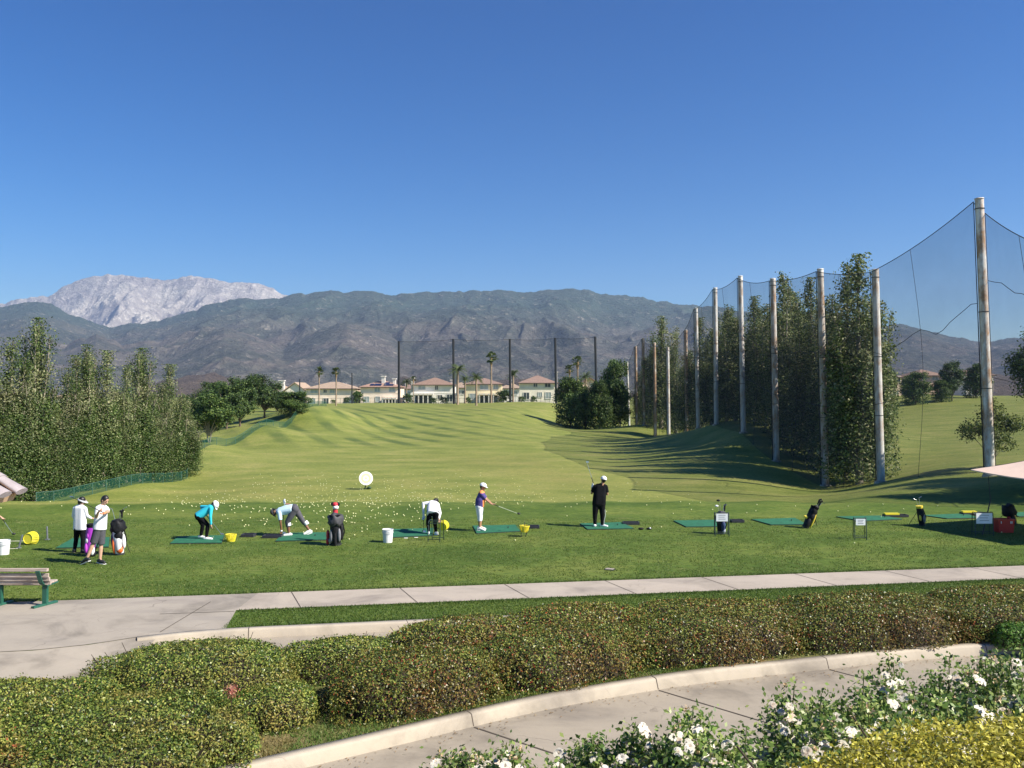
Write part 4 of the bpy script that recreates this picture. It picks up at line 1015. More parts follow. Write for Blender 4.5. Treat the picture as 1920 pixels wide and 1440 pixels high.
def house(name, label, x0, x1, pyb, pye, pyr, d, wall, roof, wins=(), chim=(), gable=False, depth=12, wing=None, patio=None, solar=None, band=None):
    A = at(x0, pyb, d); B = at(x1, pyb, d); ez = at(x0, pye, d).z; z0 = min(A.z, gz(A.x, d), gz(B.x, d))-.6
    root = thing(name, Vector(((A.x+B.x)/2, d+depth/2, z0)), label, 'house', 'houses along the far edge')
    b = MB(); b.box((A.x, d, z0), (B.x, d+depth, ez)); 
    if band:
        bz = at(x0, band, d).z; b.box((A.x-.05, d-.07, bz-.12), (B.x+.05, d+.5, bz+.12))
    cx = (A.x+B.x)/2
    if gable:
        rz = at(x0, pyr, d).z; b.add([(A.x, d, ez), (B.x, d, ez), (cx, d, rz-.1), (A.x, d+depth, ez), (B.x, d+depth, ez), (cx, d+depth, rz-.1)], [(0, 1, 2), (3, 5, 4)])
    b.build('wall', wall, root)
    b = MB(); o = .6
    if gable:
        for s, X in ((-1, A.x-o), (1, B.x+o)):
            zz = ez-.25; dr = Vector((cx-X, 0, rz-zz)); n = Vector((-dr.z*s, 0, abs(dr.x))).normalized()*.22
            p = [Vector((X, d-o, zz)), Vector((cx, d-o, rz)), Vector((cx, d+depth+o, rz)), Vector((X, d+depth+o, zz))]
            b.add([q for q in p]+[q+Vector((0, 0, .25)) for q in p], [(0, 1, 2, 3), (7, 6, 5, 4), (0, 4, 5, 1), (1, 5, 6, 2), (2, 6, 7, 3), (3, 7, 4, 0)])
    else:
        rz = at(x0, pyr, d+depth/2).z; hx = min((B.x-A.x)/2-.3, depth*.5)
        p = [(A.x-o, d-o, ez), (B.x+o, d-o, ez), (B.x+o, d+depth+o, ez), (A.x-o, d+depth+o, ez), (A.x+hx, d+depth/2, rz), (B.x-hx, d+depth/2, rz)]
        b.add(p, [(0, 1, 5, 4), (1, 2, 5), (2, 3, 4, 5), (3, 0, 4), (3, 2, 1, 0)])
    rf = b.build('roof', roof, root)
    b = MB(); b.box((A.x-o-.03, d-o-.08, ez-.22), (B.x+o+.03, d-o-.01, ez+.03)); 
    if not gable: b.build('eave_board', DKT, root)
    for (cx0, cx1, ct, cb) in chim:
        p = at(cx0, ct, d+3.5); q = at(cx1, cb, d+3.5); b = MB(); b.box((p.x, d+3.0, q.z-2), (q.x, d+4.4, p.z-.25)); b.box((p.x-.2, d+2.8, p.z-.25), (q.x+.2, d+4.6, p.z+.02)); b.build('chimney', FRM, rf)
    for (wx0, wy0, wx1, wy1, kind) in wins:
        p = at(wx0, wy0, d); q = at(wx1, wy1, d); t = .16
        b = MB()
        b.box((p.x-t, d-.10, p.z), (q.x+t, d-.003, p.z+t)); b.box((p.x-t, d-.13, q.z-t*1.3), (q.x+t, d-.003, q.z))
        b.box((p.x-t, d-.10, q.z), (p.x, d-.003, p.z)); b.box((q.x, d-.10, q.z), (q.x+t, d-.003, p.z))
        xm = (p.x+q.x)/2; b.box((xm-.06, d-.09, q.z), (xm+.06, d-.003, p.z))
        f = b.build('door' if kind == 'd' else 'window', FRM, root)
        b = MB(); b.box((p.x+.001, d-.05, q.z+.001), (xm-.061, d-.004, p.z-.001)); b.box((xm+.061, d-.05, q.z+.001), (q.x-.001, d-.004, p.z-.001)); b.build('pane', GLL if kind == 'l' else GLS, f)
    if wing:   # a wing standing proud of the facade
        wx0, wx1, we, wr, wd_ = wing; p = at(wx0, pyb, d-wd_); q = at(wx1, pyb, d-wd_); z1 = at(wx0, we, d-wd_).z; z2 = at(wx0, wr, d-wd_).z
        b = MB(); b.box((p.x, d-wd_, z0), (q.x, d-.02, z1)); xm = (p.x+q.x)/2; b.add([(p.x, d-wd_, z1), (q.x, d-wd_, z1), (xm, d-wd_, z2)], [(0, 1, 2)]); b.build('wing_wall', wall, root)
        b = MB()
        for s, X in ((-1, p.x-.4), (1, q.x+.4)):
            P4 = [Vector((X, d-wd_-.4, z1-.2)), Vector((xm, d-wd_-.4, z2)), Vector((xm, d+3, z2)), Vector((X, d+3, z1-.2))]
            b.add(P4+[v_+Vector((0, 0, .22)) for v_ in P4], [(0, 1, 2, 3), (7, 6, 5, 4), (0, 4, 5, 1), (1, 5, 6, 2), (2, 6, 7, 3), (3, 7, 4, 0)])
        b.build('wing_roof', roof, root)
    if patio:
        ax, bx, ty = patio; p = at(ax, ty, d-3); q = at(bx, ty, d-3); b = MB(); b.box((p.x, d-3.2, p.z-.28), (q.x, d-.16, p.z)); n = 5
        for k in range(n):
            X = p.x+(q.x-p.x-.3)*k/(n-1); b.box((X, d-3.1, z0), (X+.28, d-2.8, p.z-.281))
        b.build('patio_cover', FRM, root)
        b = MB(); b.box((p.x+.3, d-.14, z0+.7), (q.x-.3, d-.004, p.z-.5)); b.build('sliding_doors', GLS, root)
    if solar:
        sl_ = (rz-ez)/(depth/2+o)
        for (sx0, sx1, t0, t1) in solar:
            X0 = at(sx0, pye, d).x; X1 = at(sx1, pye, d).x
            y0 = d-o+(depth/2+o)*t0; y1 = d-o+(depth/2+o)*t1
            P4 = [Vector((X0, y0, ez+sl_*(y0-d+o)+.15)), Vector((X1, y0, ez+sl_*(y0-d+o)+.15)), Vector((X1, y1, ez+sl_*(y1-d+o)+.15)), Vector((X0, y1, ez+sl_*(y1-d+o)+.15))]
            b = MB(); b.add(P4+[v_-Vector((0, 0, .1)) for v_ in P4], [(0, 1, 2, 3), (7, 6, 5, 4), (0, 4, 5, 1), (1, 5, 6, 2), (2, 6, 7, 3), (3, 7, 4, 0)]); b.build('solar_panel', SOLAR, rf)
    return root
house('gabled_house', 'cream gabled house with a broad chimney, leftmost of the far row', 534, 572, 760, 733, 718, 252, ST['cream'], RT['tan'], [(553,741,560,749,'l')], [(524,533,713,727)], gable=True)
house('low_house', 'peach house end half hidden by trees at the far left of the row', 508, 534, 760, 733, 722, 262, ST['peach'], RT['tan'])
house('peach_house', 'long peach house with a tan hip roof behind the twin fan palms', 573, 666, 762, 728.5, 716, 248, ST['peach'], RT['tan'], [(583,731,595,736,'l'),(607,731,612.5,736,'w'),(619,730.5,627,736,'l'),(580.5,747,591,757,'l'),(607,747,616,761,'d')], band=None)
house('solar_house', 'peach house with dark solar panels and two white chimneys', 676, 748, 760, 725.5, 713, 246, ST['peach'], RT['orange'], [(703,727,712,734,'l'),(730,727,740,734,'l'),(683,744,692,754,'l'),(705,744,712,753,'l')], [(716,722,705,716),(737,742,709.5,720)], band=737, patio=(716,742,746), solar=[(693,700,.15,.40),(701,714,.15,.42),(719,728,.15,.62),(728,737,.15,.36)])
house('brown_roof_house', 'cream house with a brown hip roof and a white pillared patio', 775, 850, 758, 721.5, 708, 243, ST['white'], RT['red'], [(785,723.5,797,730,'l'),(816,723.5,821,730.5,'w'),(821,741,829,748,'w'),(838,740,848,753,'w')], [(771,776,708,722),(845,850,712,720)], band=737, patio=(775,812,738))
house('yellow_house', 'yellow house with a small gable wing behind the tallest fan palm', 872, 941, 757, 720, 709, 242, ST['yellow'], RT['brown'], [(926,721.5,933,729,'l'),(881,738.5,892,749,'l'),(900.5,721.5,914.5,730,'l')], band=None, patio=(898,935,738), wing=None)
house('long_cream_house', 'long cream house with a brown roof left of the tree clump', 974, 1044, 756, 718, 704, 238, ST['cream'], RT['brown'], [(1001,718.5,1007,725,'w'),(1022,719,1032,725.5,'w'),(982,736.5,992,748,'d'),(1009.5,736,1016,744,'l'),(1023,736,1033,747,'l')], [(1041,1045,697,716)], band=728)
house('hidden_peach_house', 'peach house showing above the tree clump', 1088, 1125, 757, 722, 709, 244, ST['pink'], RT['orange'], [(1107,720,1113,726,'l')], gable=True)
house('corner_house', 'pink gabled house with an orange roof beside the second white pole', 1652, 1690, 741, 707, 698, 205, ST['pink'], RT['orange'], [(1680,706,1687.5,716,'w'),(1676,733,1684,739,'l')], gable=False)
house('pink_house', 'pale pink house with a red brown hip roof among the right trees', 1726, 1772, 738, 704, 693, 215, ST['pink'], RT['red'], [(1730,706,1736,710,'l'),(1748,705,1758,712,'l')], [(1766,1770,694,700)])
house('shaded_house', 'grey roofed house behind the nearest white pole', 1812, 1862, 742, 703, 693, 200, ST['white'], RT['brown'], [(1815,705,1822,710,'w'),(1824,705,1835,710,'w'),(1823,720,1831,736,'d')], band=714)
house('back_house', 'pale house wall filling the gap left of the brown roofed house', 742, 776, 760, 729, 720, 275, ST['white'], RT['brown'], [(752,735,757,741,'l'),(764,735,769,741,'l')], [(760,763,714,722)])
house('back_house', 'cream house seen between the second black pole and the yellow house', 848, 876, 760, 727, 717, 276, ST['cream'], RT['tan'], [(857,733,862,739,'l'),(866,733,870,739,'w')])
house('back_house', 'cream house end between the yellow house and the long cream house', 939, 978, 760, 728, 718, 276, ST['white'], RT['tan'], [(948,734,953,740,'l'),(964,734,969,740,'l')], [(956,959,712,720)])
house('back_house', 'narrow peach house between the two peach houses at the left', 662, 680, 760, 733, 724, 276, ST['peach'], RT['orange'], [(668,738,672,744,'l')])
house('hill_house', 'small tan house seen between the left poplars', 102, 122, 760, 745, 737, 240, ST['peach'], RT['orange'])
# shed-like white buildings far up the slope
for i, (px, py, wd) in enumerate(((534, 690, 1.6), (541, 690, 2.2))):
    X_, R_, Z_ = MGRID['mountain_range']; u_ = (px-960)/F; sy = 720-(Z_-EYE)/R_*F+20; nR = sum(R_[:, 0] <= 6000)
    jj = np.argmin(np.abs(X_[0]/R_[0]-u_)); ii = np.argmin(np.abs(sy[:nR, jj]-py)); p = Vector((X_[ii, jj], R_[ii, jj], Z_[ii, jj])); wd *= 3.2; print('shed', p)
    root = thing('hill_shed', Vector((p.x, p.y, p.z-6)), 'tiny white shed on the dry slope, %s of the pair' % ('left' if i == 0 else 'right'), 'shed', 'sheds on the slope')
    b = MB(); b.box((p.x-wd, p.y-6, p.z-6), (p.x+wd, p.y+5, p.z+4)); b.build('wall', FRM, root); b = MB(); b.box((p.x-wd-.5, p.y-6.5, p.z+4), (p.x+wd+.5, p.y+5.5, p.z+5)); b.build('roof', FRM, root)

# low bushes along the houses' yard, and yard fence
SHB = bush_tree('yard_bush', 2.0, 1.6, .1, 6, 1400, .22, OAK, 320, trunk_r=.03)
for i, (px, d, h, lb) in enumerate(((650,226,1.6,'beside the right post of the peach house'),(670,230,3.2,'in the gap between the two peach houses'),(812,222,1.5,'by the patio of the brown roofed house'),(832,224,1.7,'before the dark windows of the brown roofed house'),(878,224,1.6,'at the left corner of the yellow house'),(945,228,3.4,'right of the yellow house'),(978,222,1.5,'at the left corner of the long cream house'),(1000,222,1.6,'under the band of the long cream house'),(765,222,2.4,'behind the first black pole'),(625,224,1.0,'small, by the sliding door of the peach house'))):
    p = at(px, 757, d); zz = gz(p.x, d); s = h/2
    if i == 0: SHB.location = (p.x, d, zz); SHB.scale = (s, s, s); SHB['label'] = 'yard bush '+lb; SHB['group'] = 'bushes in the yards'; SHB['category'] = 'bush'
    else: top_copy(SHB, Vector((p.x, d, zz)), 'yard bush '+lb, 'bushes in the yards', i, (s*1.1, s*1.1, s))
IRON = M('iron_rail', (.05, .06, .055), .6)
rl = thing('yard_railing', at(575, 757, 216), 'thin dark railing along the back yards on the crest', 'fence')
pts = [(x, 214+2*math.sin(x/90)) for x in range(566, 1045, 8)]; q = []
for x, d in pts:
    p = at(x, 757, d); z = gz(p.x, d); q.append(Vector((p.x, d, z))); b = MB(); b.tube([q[-1], q[-1]+Vector((0, 0, 1.35))], .035, 4); b.build('post', IRON, rl)
b = MB()
for h in (.25, 1.3): b.tube([v_+Vector((0, 0, h)) for v_ in q], .028, 4)
b.build('rails', IRON, rl)

# ------------------------------------------------------------------ green screened fences on the left
SCR = netmat('green_screen', .42, (.018, .085, .062)); GPOST = M('green_post', (.05, .12, .09), .6)
def low_fence(pts, label, h=.62, step=1.6):
    """pts: (px, distance); stands on the ground"""
    w0 = [at(px, 900, d) for px, d in pts]; P_ = [(p.x, p.y) for p in w0]; R_ = resample(P_, step)
    z = ground_z(R_[:, 0], R_[:, 1]); q = [Vector((a[0], a[1], z_)) for a, z_ in zip(R_, z)]
    root = thing('green_fence', q[0], label, 'fence')
    for v_ in q: b = MB(); b.tube([v_-Vector((0, 0, .1)), v_+Vector((0, 0, h+.03))], .022, 6); b.build('post', GPOST, root)
    b = MB(); b.tube([v_+Vector((0, 0, h)) for v_ in q], .016, 5); b.build('top_rail', GPOST, root)
    V = np.array([tuple(v_-q[0]) for v_ in q]+[tuple(v_-q[0]+Vector((0, 0, h-.01))) for v_ in q]); link('screen', npmesh('screen', V, grid_faces(2, len(q))), SCR, root)
low_fence([(68,43.4),(75,43),(170,47),(260,53),(350,61),(358,68)], 'low green screened fence curving in front of the left poplars')
low_fence([(372,78),(400,86),(500,105),(560,121),(612,138)], 'low green screened fence climbing to the houses between the two fairways', .75, 3)
# ------------------------------------------------------------------ people
SK = M('skin', (.55, .33, .22), .55, .10, 12); SKT = M('skin_tan', (.42, .22, .13), .55, .10, 12); SKD = M('skin_brown', (.22, .105, .055), .5, .12, 12)
HAIR = M('black_hair', (.014, .012, .011), .45, .3, 30); HAIRB = M('brown_hair', (.05, .028, .018), .5, .3, 30)
WHT = M('white_cloth', (.78, .78, .80), .85, .06, 4); BLK_C = M('black_cloth', (.007, .007, .009), .9, .3, 5, spec=.12); GREY_C = M('grey_cloth', (.085, .082, .095), .9, .2, 9)
TURQ = M('turquoise_cloth', (.03, .55, .68), .85, .06, 4); LBLU = M('pale_blue_cloth', (.55, .74, .84), .85, .06, 4); PURP = M('purple_cloth', (.075, .055, .21), .85, .12, 6)
ORAN = M('orange_cloth', (.85, .28, .08), .8, .08, 6); SHOEW = M('white_shoe', (.78, .78, .76), .5, .05); SHOEB = M('black_shoe', (.02, .02, .022), .5, .2)
WPANT = M('white_trousers', (.80, .80, .83), .85, .05, 5); CHINO = M('charcoal_cloth', (.075, .075, .085), .9, .25, 40); GRIP = M('grip_rubber', (.02, .02, .02), .7); STEEL = M('club_steel', (.62, .63, .62), .28, .05, metal=.85)
LENS = M('dark_eye', (.02, .015, .012), .3); LIP = M('lip', (.38, .16, .12), .6)
def remeshed(name, parts, mat, parent, vox=.011, sm=6):
    """parts: chains [(point, radius), ...] with optional 'flat' end flags -> ONE continuous skin"""
    mb = MB()
    for ch in parts:
        opt = {}
        if isinstance(ch, dict): opt = ch; ch = opt['c']
        pts = [Vector(p) for p, r in ch]; rs = [r for p, r in ch]
        if len(pts) == 1: mb.ball(pts[0], rs[0], seg=14, rings=9, sc_=opt.get('s', (1, 1, 1)), R=opt.get('R')); continue
        P2 = []; R2 = []
        for i in range(len(pts)-1):
            for k in range(5): t = k/5; P2.append(pts[i].lerp(pts[i+1], t)); R2.append(rs[i]+(rs[i+1]-rs[i])*t)
        P2.append(pts[-1]); R2.append(rs[-1])
        mb.tube(P2, R2, 14, smooth=True)
        fl = opt.get('flat', (0, 0))
        for i, p in enumerate(pts):
            if (i == 0 and fl[0]) or (i == len(pts)-1 and fl[1]): continue
            mb.ball(p, rs[i]*.995, seg=14, rings=9)
    o = mb.build(name, None, parent)
    m = o.modifiers.new('r', 'REMESH'); m.mode = 'VOXEL'; m.voxel_size = vox; m.use_smooth_shade = True
    s = o.modifiers.new('s', 'SMOOTH'); s.factor = .5; s.iterations = sm
    dg = bpy.context.evaluated_depsgraph_get(); me = bpy.data.meshes.new_from_object(o.evaluated_get(dg)); me.name = name
    o.modifiers.clear(); old = o.data; o.data = me; bpy.data.meshes.remove(old)
    me.materials.clear()
    for mm in (mat if isinstance(mat, list) else [mat]): me.materials.append(mm)
    for p in me.polygons: p.use_smooth = True
    return o
def hand_parts(wr, el, tip, curl=.5):
    """palm, four unequal fingers and a thumb, from wrist towards tip"""
    wr = Vector(wr); d = (Vector(tip)-wr).normalized(); u, v, _ = basis(d); side = u; nrm = v
    P = [[(wr, .024), (wr+d*.03, .027)]]
    for k, (o, L_) in enumerate(((-.028, .068), (-.010, .078), (.009, .073), (.026, .058))):
        a = wr+d*.045+side*o*.6; b = wr+d*.088+side*o; c = b+(d*math.cos(curl)-nrm*math.sin(curl))*L_*.5; e = c+(d*math.cos(curl*2.1)-nrm*math.sin(curl*2.1))*L_*.45
        P.append([(wr+d*.02+side*o*.35, .017), (a, .016), (b, .0115), (c, .0100), (e, .0085)])
    t0 = wr+d*.03-side*.026; t1 = t0-side*.026+d*.028; P.append([(wr+d*.015-side*.01, .017), (t0, .014), (t1, .0115), (t1+d*.03-nrm*.012, .0095)])
    return P
def person(label, D, J, skin, hair, shirt, pants, shoes, look, hat=None, sleeve='short', leg='long', thick=1.0, hairlen=0, neckside=None, oneleg=None):
    """J: joints as (px, py, depth offset); look: direction of the face"""
    g = lambda k: at(J[k][0], J[k][1], D+(J[k][2] if len(J[k]) > 2 else 0))
    fx = (J['ankL'][0]+J['ankR'][0])/2; base = at(fx, 740, D); base.z = 0
    root = thing('person', base, label, 'person', 'people at the driving range')
    T = thick; head = g('head'); neck = g('neck'); sL, sR, hL, hR = g('shL'), g('shR'), g('hipL'), g('hipR'); look = Vector(look).normalized()
    upv = (head-neck).normalized(); lx = (look-upv*look.dot(upv)).normalized(); rx = lx.cross(upv).normalized()
    R_ = Matrix((rx, lx, upv)).transposed()
    chest = (sL+sR)/2; pel = (hL+hR)/2; mid = chest.lerp(pel, .52); sd = (sR-sL); sdir = sd.normalized()
    legs = []; arms = []
    hr = J.get('hr', .098)
    for s in 'LR':
        hp, kn, an, to = g('hip'+s), g('kn'+s), g('ank'+s), g('toe'+s)
        if an.z < .07: an.z = .07
        legs.append((hp, kn, an, to))
        arms.append((g('sh'+s), g('el'+s), g('wr'+s), g('tip'+s)))
    body = [{'c': [(head, 1.0)]}]
    body = []
    body.append({'c': [(head+upv*.012, hr)], 's': (.80, .97, 1.16), 'R': R_}); body.append({'c': [(head+lx*.028-upv*.052, hr*.62)], 's': (.86, .95, .9), 'R': R_})
    body.append([(head+lx*.088-upv*.005, .011), (head+lx*.106-upv*.030, .015)])              # nose
    for s in (-1, 1): body.append({'c': [(head+rx*s*hr*.80-lx*.006-upv*.012, .024)], 's': (.4, .8, 1.25), 'R': R_})   # ears
    body.append([(neck-(chest-pel).normalized()*.03, .056*T), (head-upv*.06, .052)])
    body.append([(neck, .05), (chest, .085)])
    body += [[(sL, .052*T), (chest.lerp(pel, .15), .10*T), (mid, .10*T), (pel, .105*T)], [(sR, .052*T), (chest.lerp(pel, .15), .10*T), (mid, .10*T), (pel, .105*T)], [(hL, .088*T), (hR, .088*T)]]
    for hp, kn, an, to in legs: body.append([(hp, .088*T), (hp.lerp(kn, .5), .075*T), (kn, .054*T), (kn.lerp(an, .32), .056*T), (an, .036)]); body.append([(an, .034), (an.lerp(to, .9), .026)])
    for sh, el, wr, tp in arms:
        body.append([(sh, .050*T), (sh.lerp(el, .5), .045*T), (el, .035), (el.lerp(wr, .3), .036), (wr, .025)]); body += hand_parts(wr, el, tp)
    bo = remeshed('body', body, skin, root, .0095, 2)
    b = MB()
    for s in (-1, 1): b.ball(head+rx*s*.034+lx*.088+upv*.012, .0105, seg=8, rings=6)
    b.build('eyes', LENS, root)
    b = MB(); b.ball(head+lx*.094-upv*.058, .018, seg=8, rings=5, sc_=(1.2, .4, .35), R=R_); b.build('mouth', LIP, root)
    # hair
    hf = .93 if hat and hat[0] == 'cap' else 1.06
    hp_ = [{'c': [(head+upv*(.026 if hf > 1 else .012)-lx*.014, hr*hf)], 's': (.86, .99, 1.08), 'R': R_}, {'c': [(head-lx*.045-upv*.02, hr*.78)], 's': (.98, .8, 1.1), 'R': R_}]
    if hairlen: hp_.append([(head-lx*.06, .07), (head-lx*.075-upv*hairlen, .045)])
    ho_ = remeshed('hair', hp_, hair, root, .012, 2)
    # push the hair off the face
    # shirt
    k = .022
    up_end = chest+(chest-pel).normalized()*.035
    sh = [[(sL, .066*T), (sR, .066*T)], {'c': [(neck-(neck-chest)*.25, .060*T), (chest, .092*T)]}]
    ext = pel+(pel-chest).normalized()*J.get('hem', .05); hemL = hL.lerp(sL, .06)+(pel-chest).normalized()*J.get('hem', .05)*.9; hemR = hR.lerp(sR, .06)+(pel-chest).normalized()*J.get('hem', .05)*.9
    for q_ in (sL, sR): sh.append([(neck-(neck-chest)*.12, .058*T), (neck.lerp(q_, .75)+Vector((0, 0, -.005)), .066*T)])
    c1 = lambda q, f: chest.lerp(pel, f)+q*sd.length*.30
    for q in (-1, -.5, 0, .5, 1):
        off = sdir*q*sd.length*.26
        sh.append({'c': [(chest+off*.9, .098*T), (mid+off*.8, (.112+k*.4)*T*J.get('belly', 1)), (ext+off*.92, (.122+k*.3)*T)], 'flat': (0, 1)})
    for sh_, el, wr, tp in arms:
        if sleeve == 'long': sh.append({'c': [(sh_, .064*T), (el, .047*T), (el.lerp(wr, .4), .044), (wr.lerp(tp, -.02), .035)], 'flat': (0, 1)})
        elif sleeve == 'short': sh.append({'c': [(sh_, .066*T), (sh_.lerp(el, .74), .060*T)], 'flat': (0, 1)})
    remeshed('shirt', sh, shirt, root, .0105, 8)
    # trousers
    tr = [[(hL, .118*T), (hR, .118*T)], {'c': [(pel+(chest-pel).normalized()*.08, .120*T), (pel, .122*T)], 'flat': (1, 0)}]
    for i, (hp, kn, an, to) in enumerate(legs):
        if leg == 'long': tr.append({'c': [(hp, .108*T), (hp.lerp(kn, .5), .094*T), (kn, .074*T), (kn.lerp(an, .5), .068), (an+(kn-an).normalized()*.0, .058)], 'flat': (0, 1)})
        elif leg == 'slim': tr.append({'c': [(hp, .102*T), (hp.lerp(kn, .5), .084*T), (kn, .062*T), (kn.lerp(an, .4), .060), (an, .043)], 'flat': (0, 1)})
        elif leg == 'capri': tr.append({'c': [(hp, .110*T), (hp.lerp(kn, .5), .098*T), (kn, .076*T), (kn.lerp(an, .42), .070)], 'flat': (0, 1)})
        else: tr.append({'c': [(hp, .112*T), (hp.lerp(kn, .5), .104*T), (hp.lerp(kn, 1.02), .098*T)], 'flat': (0, 1)})
    remeshed('trousers' if leg != 'short' else 'shorts', tr, pants, root, .0105, 3)
    for hp, kn, an, to in legs:
        d = (to-an); d.z = 0; d = d.normalized() if d.length > .01 else Vector((0, 1, 0)); z0 = an.z-.07; lift = max(0, an.z-.10)
        t0 = Vector((an.x, an.y, .055+lift)); t1 = t0+d*.16+Vector((0, 0, -.012-lift*.9)); h0 = t0-d*.055
        remeshed('shoe', [[(h0+Vector((0, 0, .01)), .046), (t0+d*.05, .050), (t1, .042)], [(t0+Vector((0, 0, .04)), .046), (t0, .05)]], shoes[0], root, .010, 2)
        b = MB(); u = Vector((-d.y, d.x, 0)); dd = (t1-h0).normalized()
        b.obox((h0+t1)/2-Vector((0, 0, .042)), dd, u, dd.cross(u), .148, .047, .010); b.build('sole', shoes[1], root, .008)
    if hat:
        kind, hm_, bdir = hat; bd = Vector(bdir); bd = (bd-upv*bd.dot(upv)).normalized()
        if kind == 'cap':
            b = MB(); n = 16; rings = 8; Vv = []
            c = head+upv*.032-lx*.006
            for i in range(rings):
                t = i/(rings-1)*math.pi/2
                for q in range(n):
                    a = 2*math.pi*q/n; Vv.append(c+(R_ @ Vector((math.cos(a)*math.cos(t)*.107, math.sin(a)*math.cos(t)*.126, math.sin(t)*.112-.02))))
            b.add(Vv, [(i*n+q, i*n+(q+1) % n, (i+1)*n+(q+1) % n, (i+1)*n+q) for i in range(rings-1) for q in range(n)], 0, True)
            b.build('cap', hm_, root)
        b = MB(); c = head+upv*.012+bd*.085; sd2 = bd.cross(upv).normalized(); Vv = []
        for z in (0, .006):
            for i in range(9):
                a = math.pi*i/8; Vv.append(c+sd2*math.cos(a)*.082+bd*(math.sin(a)*.085)+upv*(z+.012*abs(math.sin(a))-.02*math.sin(a)))
        b.add(Vv, [tuple(range(8, -1, -1)), tuple(range(9, 18))]+[(i, i+1, i+10, i+9) for i in range(8)]+[(8, 0, 9, 17)]); b.build('brim', hm_, root)
        if kind == 'visor':
            b = MB(); n = 20; Vv = []
            for z, r in ((-.012, 1.05), (.035, 1.02)):
                for q in range(n): a = 2*math.pi*q/n; Vv.append(head+upv*(.022+z)-lx*.004+(R_ @ Vector((math.cos(a)*.100*r, math.sin(a)*.121*r, 0))))
            b.add(Vv, [(q, (q+1) % n, n+(q+1) % n, n+q) for q in range(n)]); b.build('headband', hm_, root)
    return root, arms, (lx, upv, rx, head)
def club(label, grip, head_, wood=False, shaftm=None):
    g0, h = Vector(grip), Vector(head_); root = thing('golf_club', h, label, 'golf club', 'golf clubs'); b = MB()
    b.tube([g0, g0.lerp(h, .27)], [.015, .011], 8); b.build('grip', GRIP, root)
    b = MB(); b.tube([g0.lerp(h, .27), h], [.0085, .0065], 7); b.build('shaft', shaftm or STEEL, root)
    d = (h-g0).normalized(); sx = Vector((1, 0, 0)); b = MB()
    if wood: b.ball(h+sx*.03, .055, sc_=(1.0, 1.0, .62))
    else: b.obox(h+sx*.025, sx, d, sx.cross(d).normalized(), .045, .028, .009)
    b.build('club_head', BLK if wood else STEEL, root); return root

GLV = M('golf_glove', (.85, .85, .83), .6, .04)
def glove(root, wr, tip): return remeshed('glove', [[(p, r+.004) for p, r in c] for c in hand_parts(wr, None, tip)], GLV, root, .008, 1)
# 1 white long sleeved shirt, back to us
p1, A1, _ = person('person in white long sleeved shirt, black trousers and white visor with back to the camera', 24.5, dict(head=(153.5,940,0), neck=(150.5,947), shL=(140.5,953), shR=(159.5,954,-.05), elL=(137.5,968,.05), wrL=(142,976,.28), tipL=(147,975,.36),
 elR=(163,967,-.02), wrR=(171.5,972,.10), tipR=(176,972,.14), hipL=(145,991), hipR=(155,991), knL=(142.5,1013,.05), knR=(155.5,1012,-.05), ankL=(139.8,1034,.05), ankR=(154.5,1034,-.05), toeL=(137,1036,.22), toeR=(157,1036,.12), belly=1.0, hem=.03),
 SK, HAIR, WHT, BLK_C, (SHOEB, SHOEB), (.75, .65, -.1), ('visor', WHT, (.8, .5, -.1)), 'long', 'slim', .95)
# 2 boy walking with a club over his shoulder
p2, A2, _ = person('boy in white tee and charcoal shorts striding with a club across his shoulder', 22.9, dict(head=(196.5,938), neck=(191,948), shL=(183,953,-.10), shR=(199,953,.08), elL=(180.5,970,-.16), wrL=(184.5,960,-.32), tipL=(189,957,-.34),
 elR=(203,960,-.05), wrR=(198,961,-.25), tipR=(194,963,-.30), hipL=(183.5,991,-.04), hipR=(190.5,991,.04), knL=(175.5,1017,-.05), knR=(189.5,1020,.05), ankL=(163.5,1046,-.12), ankR=(187.5,1049,.02), toeL=(160,1054,-.10), toeR=(195,1055,-.04), hem=.02),
 SK, HAIR, WHT, CHINO, (SHOEB, SHOEW), (.95, -.25, -.05), None, 'short', 'short', .98)
glove(p2, A2[1][2], A2[1][3]).data.materials[0] = M('orange_glove', (.85, .25, .10), .6)
club('dark club held over the shoulder of the boy in charcoal shorts', at(198,963,22.62), at(132,931,22.75), False, GRIP)
# 3 turquoise shirt bending over
p3, A3, _ = person('person in turquoise long sleeved shirt, black trousers and white cap bending over a mat', 26.7, dict(head=(403,946.5), neck=(397,948.5), shL=(393,951,.17), shR=(395.5,953.5,-.15), elL=(377.5,950,.30), wrL=(384,962,.28), tipL=(387.5,966,.26),
 elR=(394.5,969,-.2), wrR=(395.6,984,-.18), tipR=(396.5,992,-.16), hipL=(372,966,.08), hipR=(373,969,-.10), knL=(380,985,.16), knR=(389.5,984,-.12), ankL=(376.5,1005.5,.18), ankR=(387,1007.5,-.12), toeL=(381,1010,.16), toeR=(397,1010,-.12), hem=.03),
 SK, HAIR, TURQ, BLK_C, (SHOEW, SHOEW), (.80, -.15, -.62), ('cap', WHT, (.80, -.1, -.62)), 'long', 'slim', 1.0)
club('iron held by the person in turquoise, its head on the mat', at(385,964,26.9), at(415,1001,26.6))
